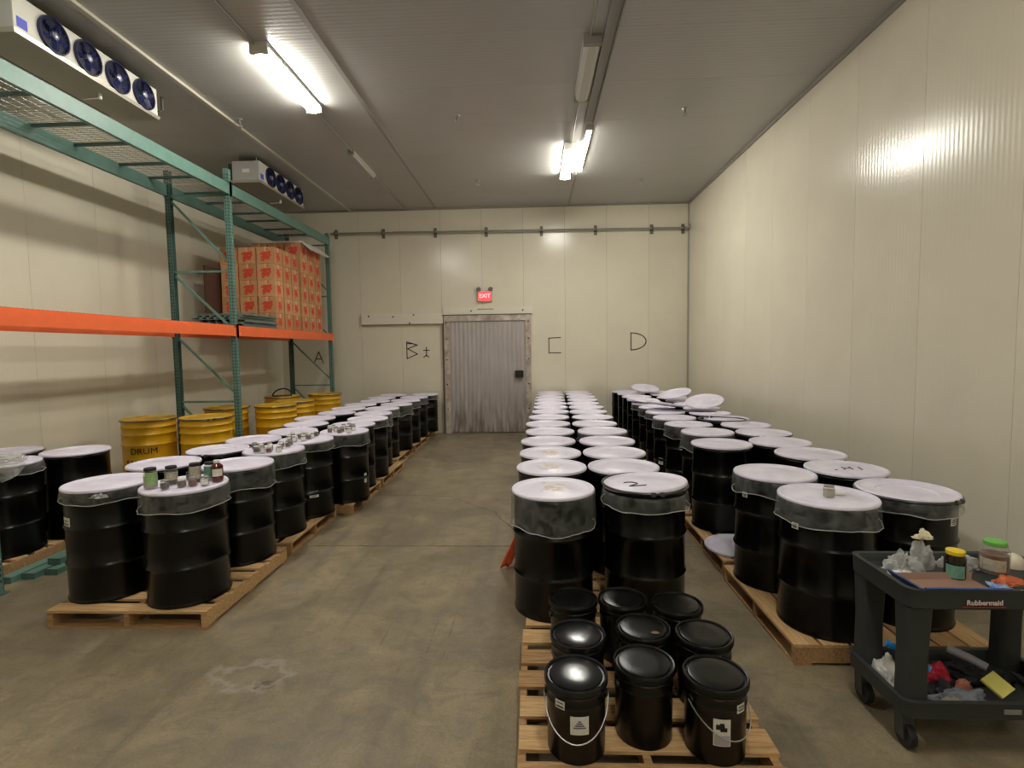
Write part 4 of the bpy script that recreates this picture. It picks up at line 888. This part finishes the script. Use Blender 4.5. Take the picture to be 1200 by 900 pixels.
# lower shelf
crumple('white_bag', 'white plastic bag at the left end of the lower shelf', 'bag', (1.875, 2.75, SZ), (.055, .10, .125), mat('white_film', srgb(206, 202, 196), .4), 1.1, amp=.4)
ob('blue_tube', 'bright blue tube leaning on the white bag, lower shelf', 'tube', MB().tube([(-.075, .04, .10), (.02, 0, .06), (.085, -.05, .012)], .016, 10), mat('blue_plastic', srgb(40, 140, 220), .35), (1.90, 2.67, SZ+.135))
crumple('dark_pouch', 'dark grey pouch at the front left of lower shelf', 'pouch', (1.87, 2.60, SZ), (.05, .05, .05), mat('pouch_dark', srgb(38, 38, 44), .5), 4.1, amp=.3)
crumple('red_bag', 'crimson red bag in the middle of the lower shelf', 'bag', (2.12, 2.76, SZ), (.075, .06, .09), mat('crimson', srgb(190, 34, 58), .4, var=.3, vscale=14), 5.1, amp=.35)
crumple('blue_box', 'pale blue and white packet left of the red bag', 'packet', (2.045, 2.82, SZ), (.06, .04, .075), mat('pale_blue', srgb(150, 170, 190), .4, var=.6, vscale=20, var2=srgb(70, 90, 160)), 2.9, amp=.4)
crumple('grey_rag', 'crumpled light grey rag hanging over the shelf front', 'rag', (2.14, 2.585, SZ), (.12, .055, .062), mat('grey_cloth', srgb(120, 126, 134), .85, var=.25, vscale=12), 6.6, amp=.6)
crumple('black_cloth', 'black crumpled glove left of the grey rag', 'glove', (2.07, 2.65, SZ), (.065, .06, .065), mat('black_cloth', srgb(30, 31, 34), .7), 7.3, amp=.6)
crumple('beige_bag', 'beige flat bag at the front of the lower shelf', 'bag', (2.05, 2.555, SZ), (.09, .03, .04), mat('beige_cloth', srgb(150, 142, 118), .8), 8.1, amp=.4)
crumple('black_cloth', 'large black bundle behind the yellow note pad', 'bundle', (2.38, 2.80, SZ), (.15, .09, .065), mat('black_cloth2', srgb(26, 26, 30), .7), 9.3, amp=.5)
crumple('black_cloth', 'black cable bundle at the right end of lower shelf', 'bundle', (2.56, 2.64, SZ), (.055, .11, .05), mat('black_cloth2', srgb(26, 26, 30), .7), 2.3, amp=.7)
ob('white_tube', 'grey tube with white end lying on the black bundle', 'tube', MB().tube([(-.05, .06, .06), (.02, .0, .04), (.07, -.05, .02)], .022, 12), mat('tube_grey', srgb(150, 148, 160), .4), (2.28, 2.77, SZ+.078))
o = ob('note_pad', 'square yellow note pad propped on the grey rag', 'note pad', MB().obox(Matrix.Rotation(radians(30), 4, 'X') @ Matrix.Rotation(.45, 4, 'Z'), .10, .10, .012), mat('note_yellow', srgb(214, 206, 110), .6), (2.30, 2.60, SZ+.085), 0)
crumple('pink_wrapper', 'small salmon wrapper below the red bag', 'packet', (2.20, 2.68, SZ+.0), (.04, .025, .07), mat('salmon', srgb(190, 120, 100), .5), 1.9, amp=.3)
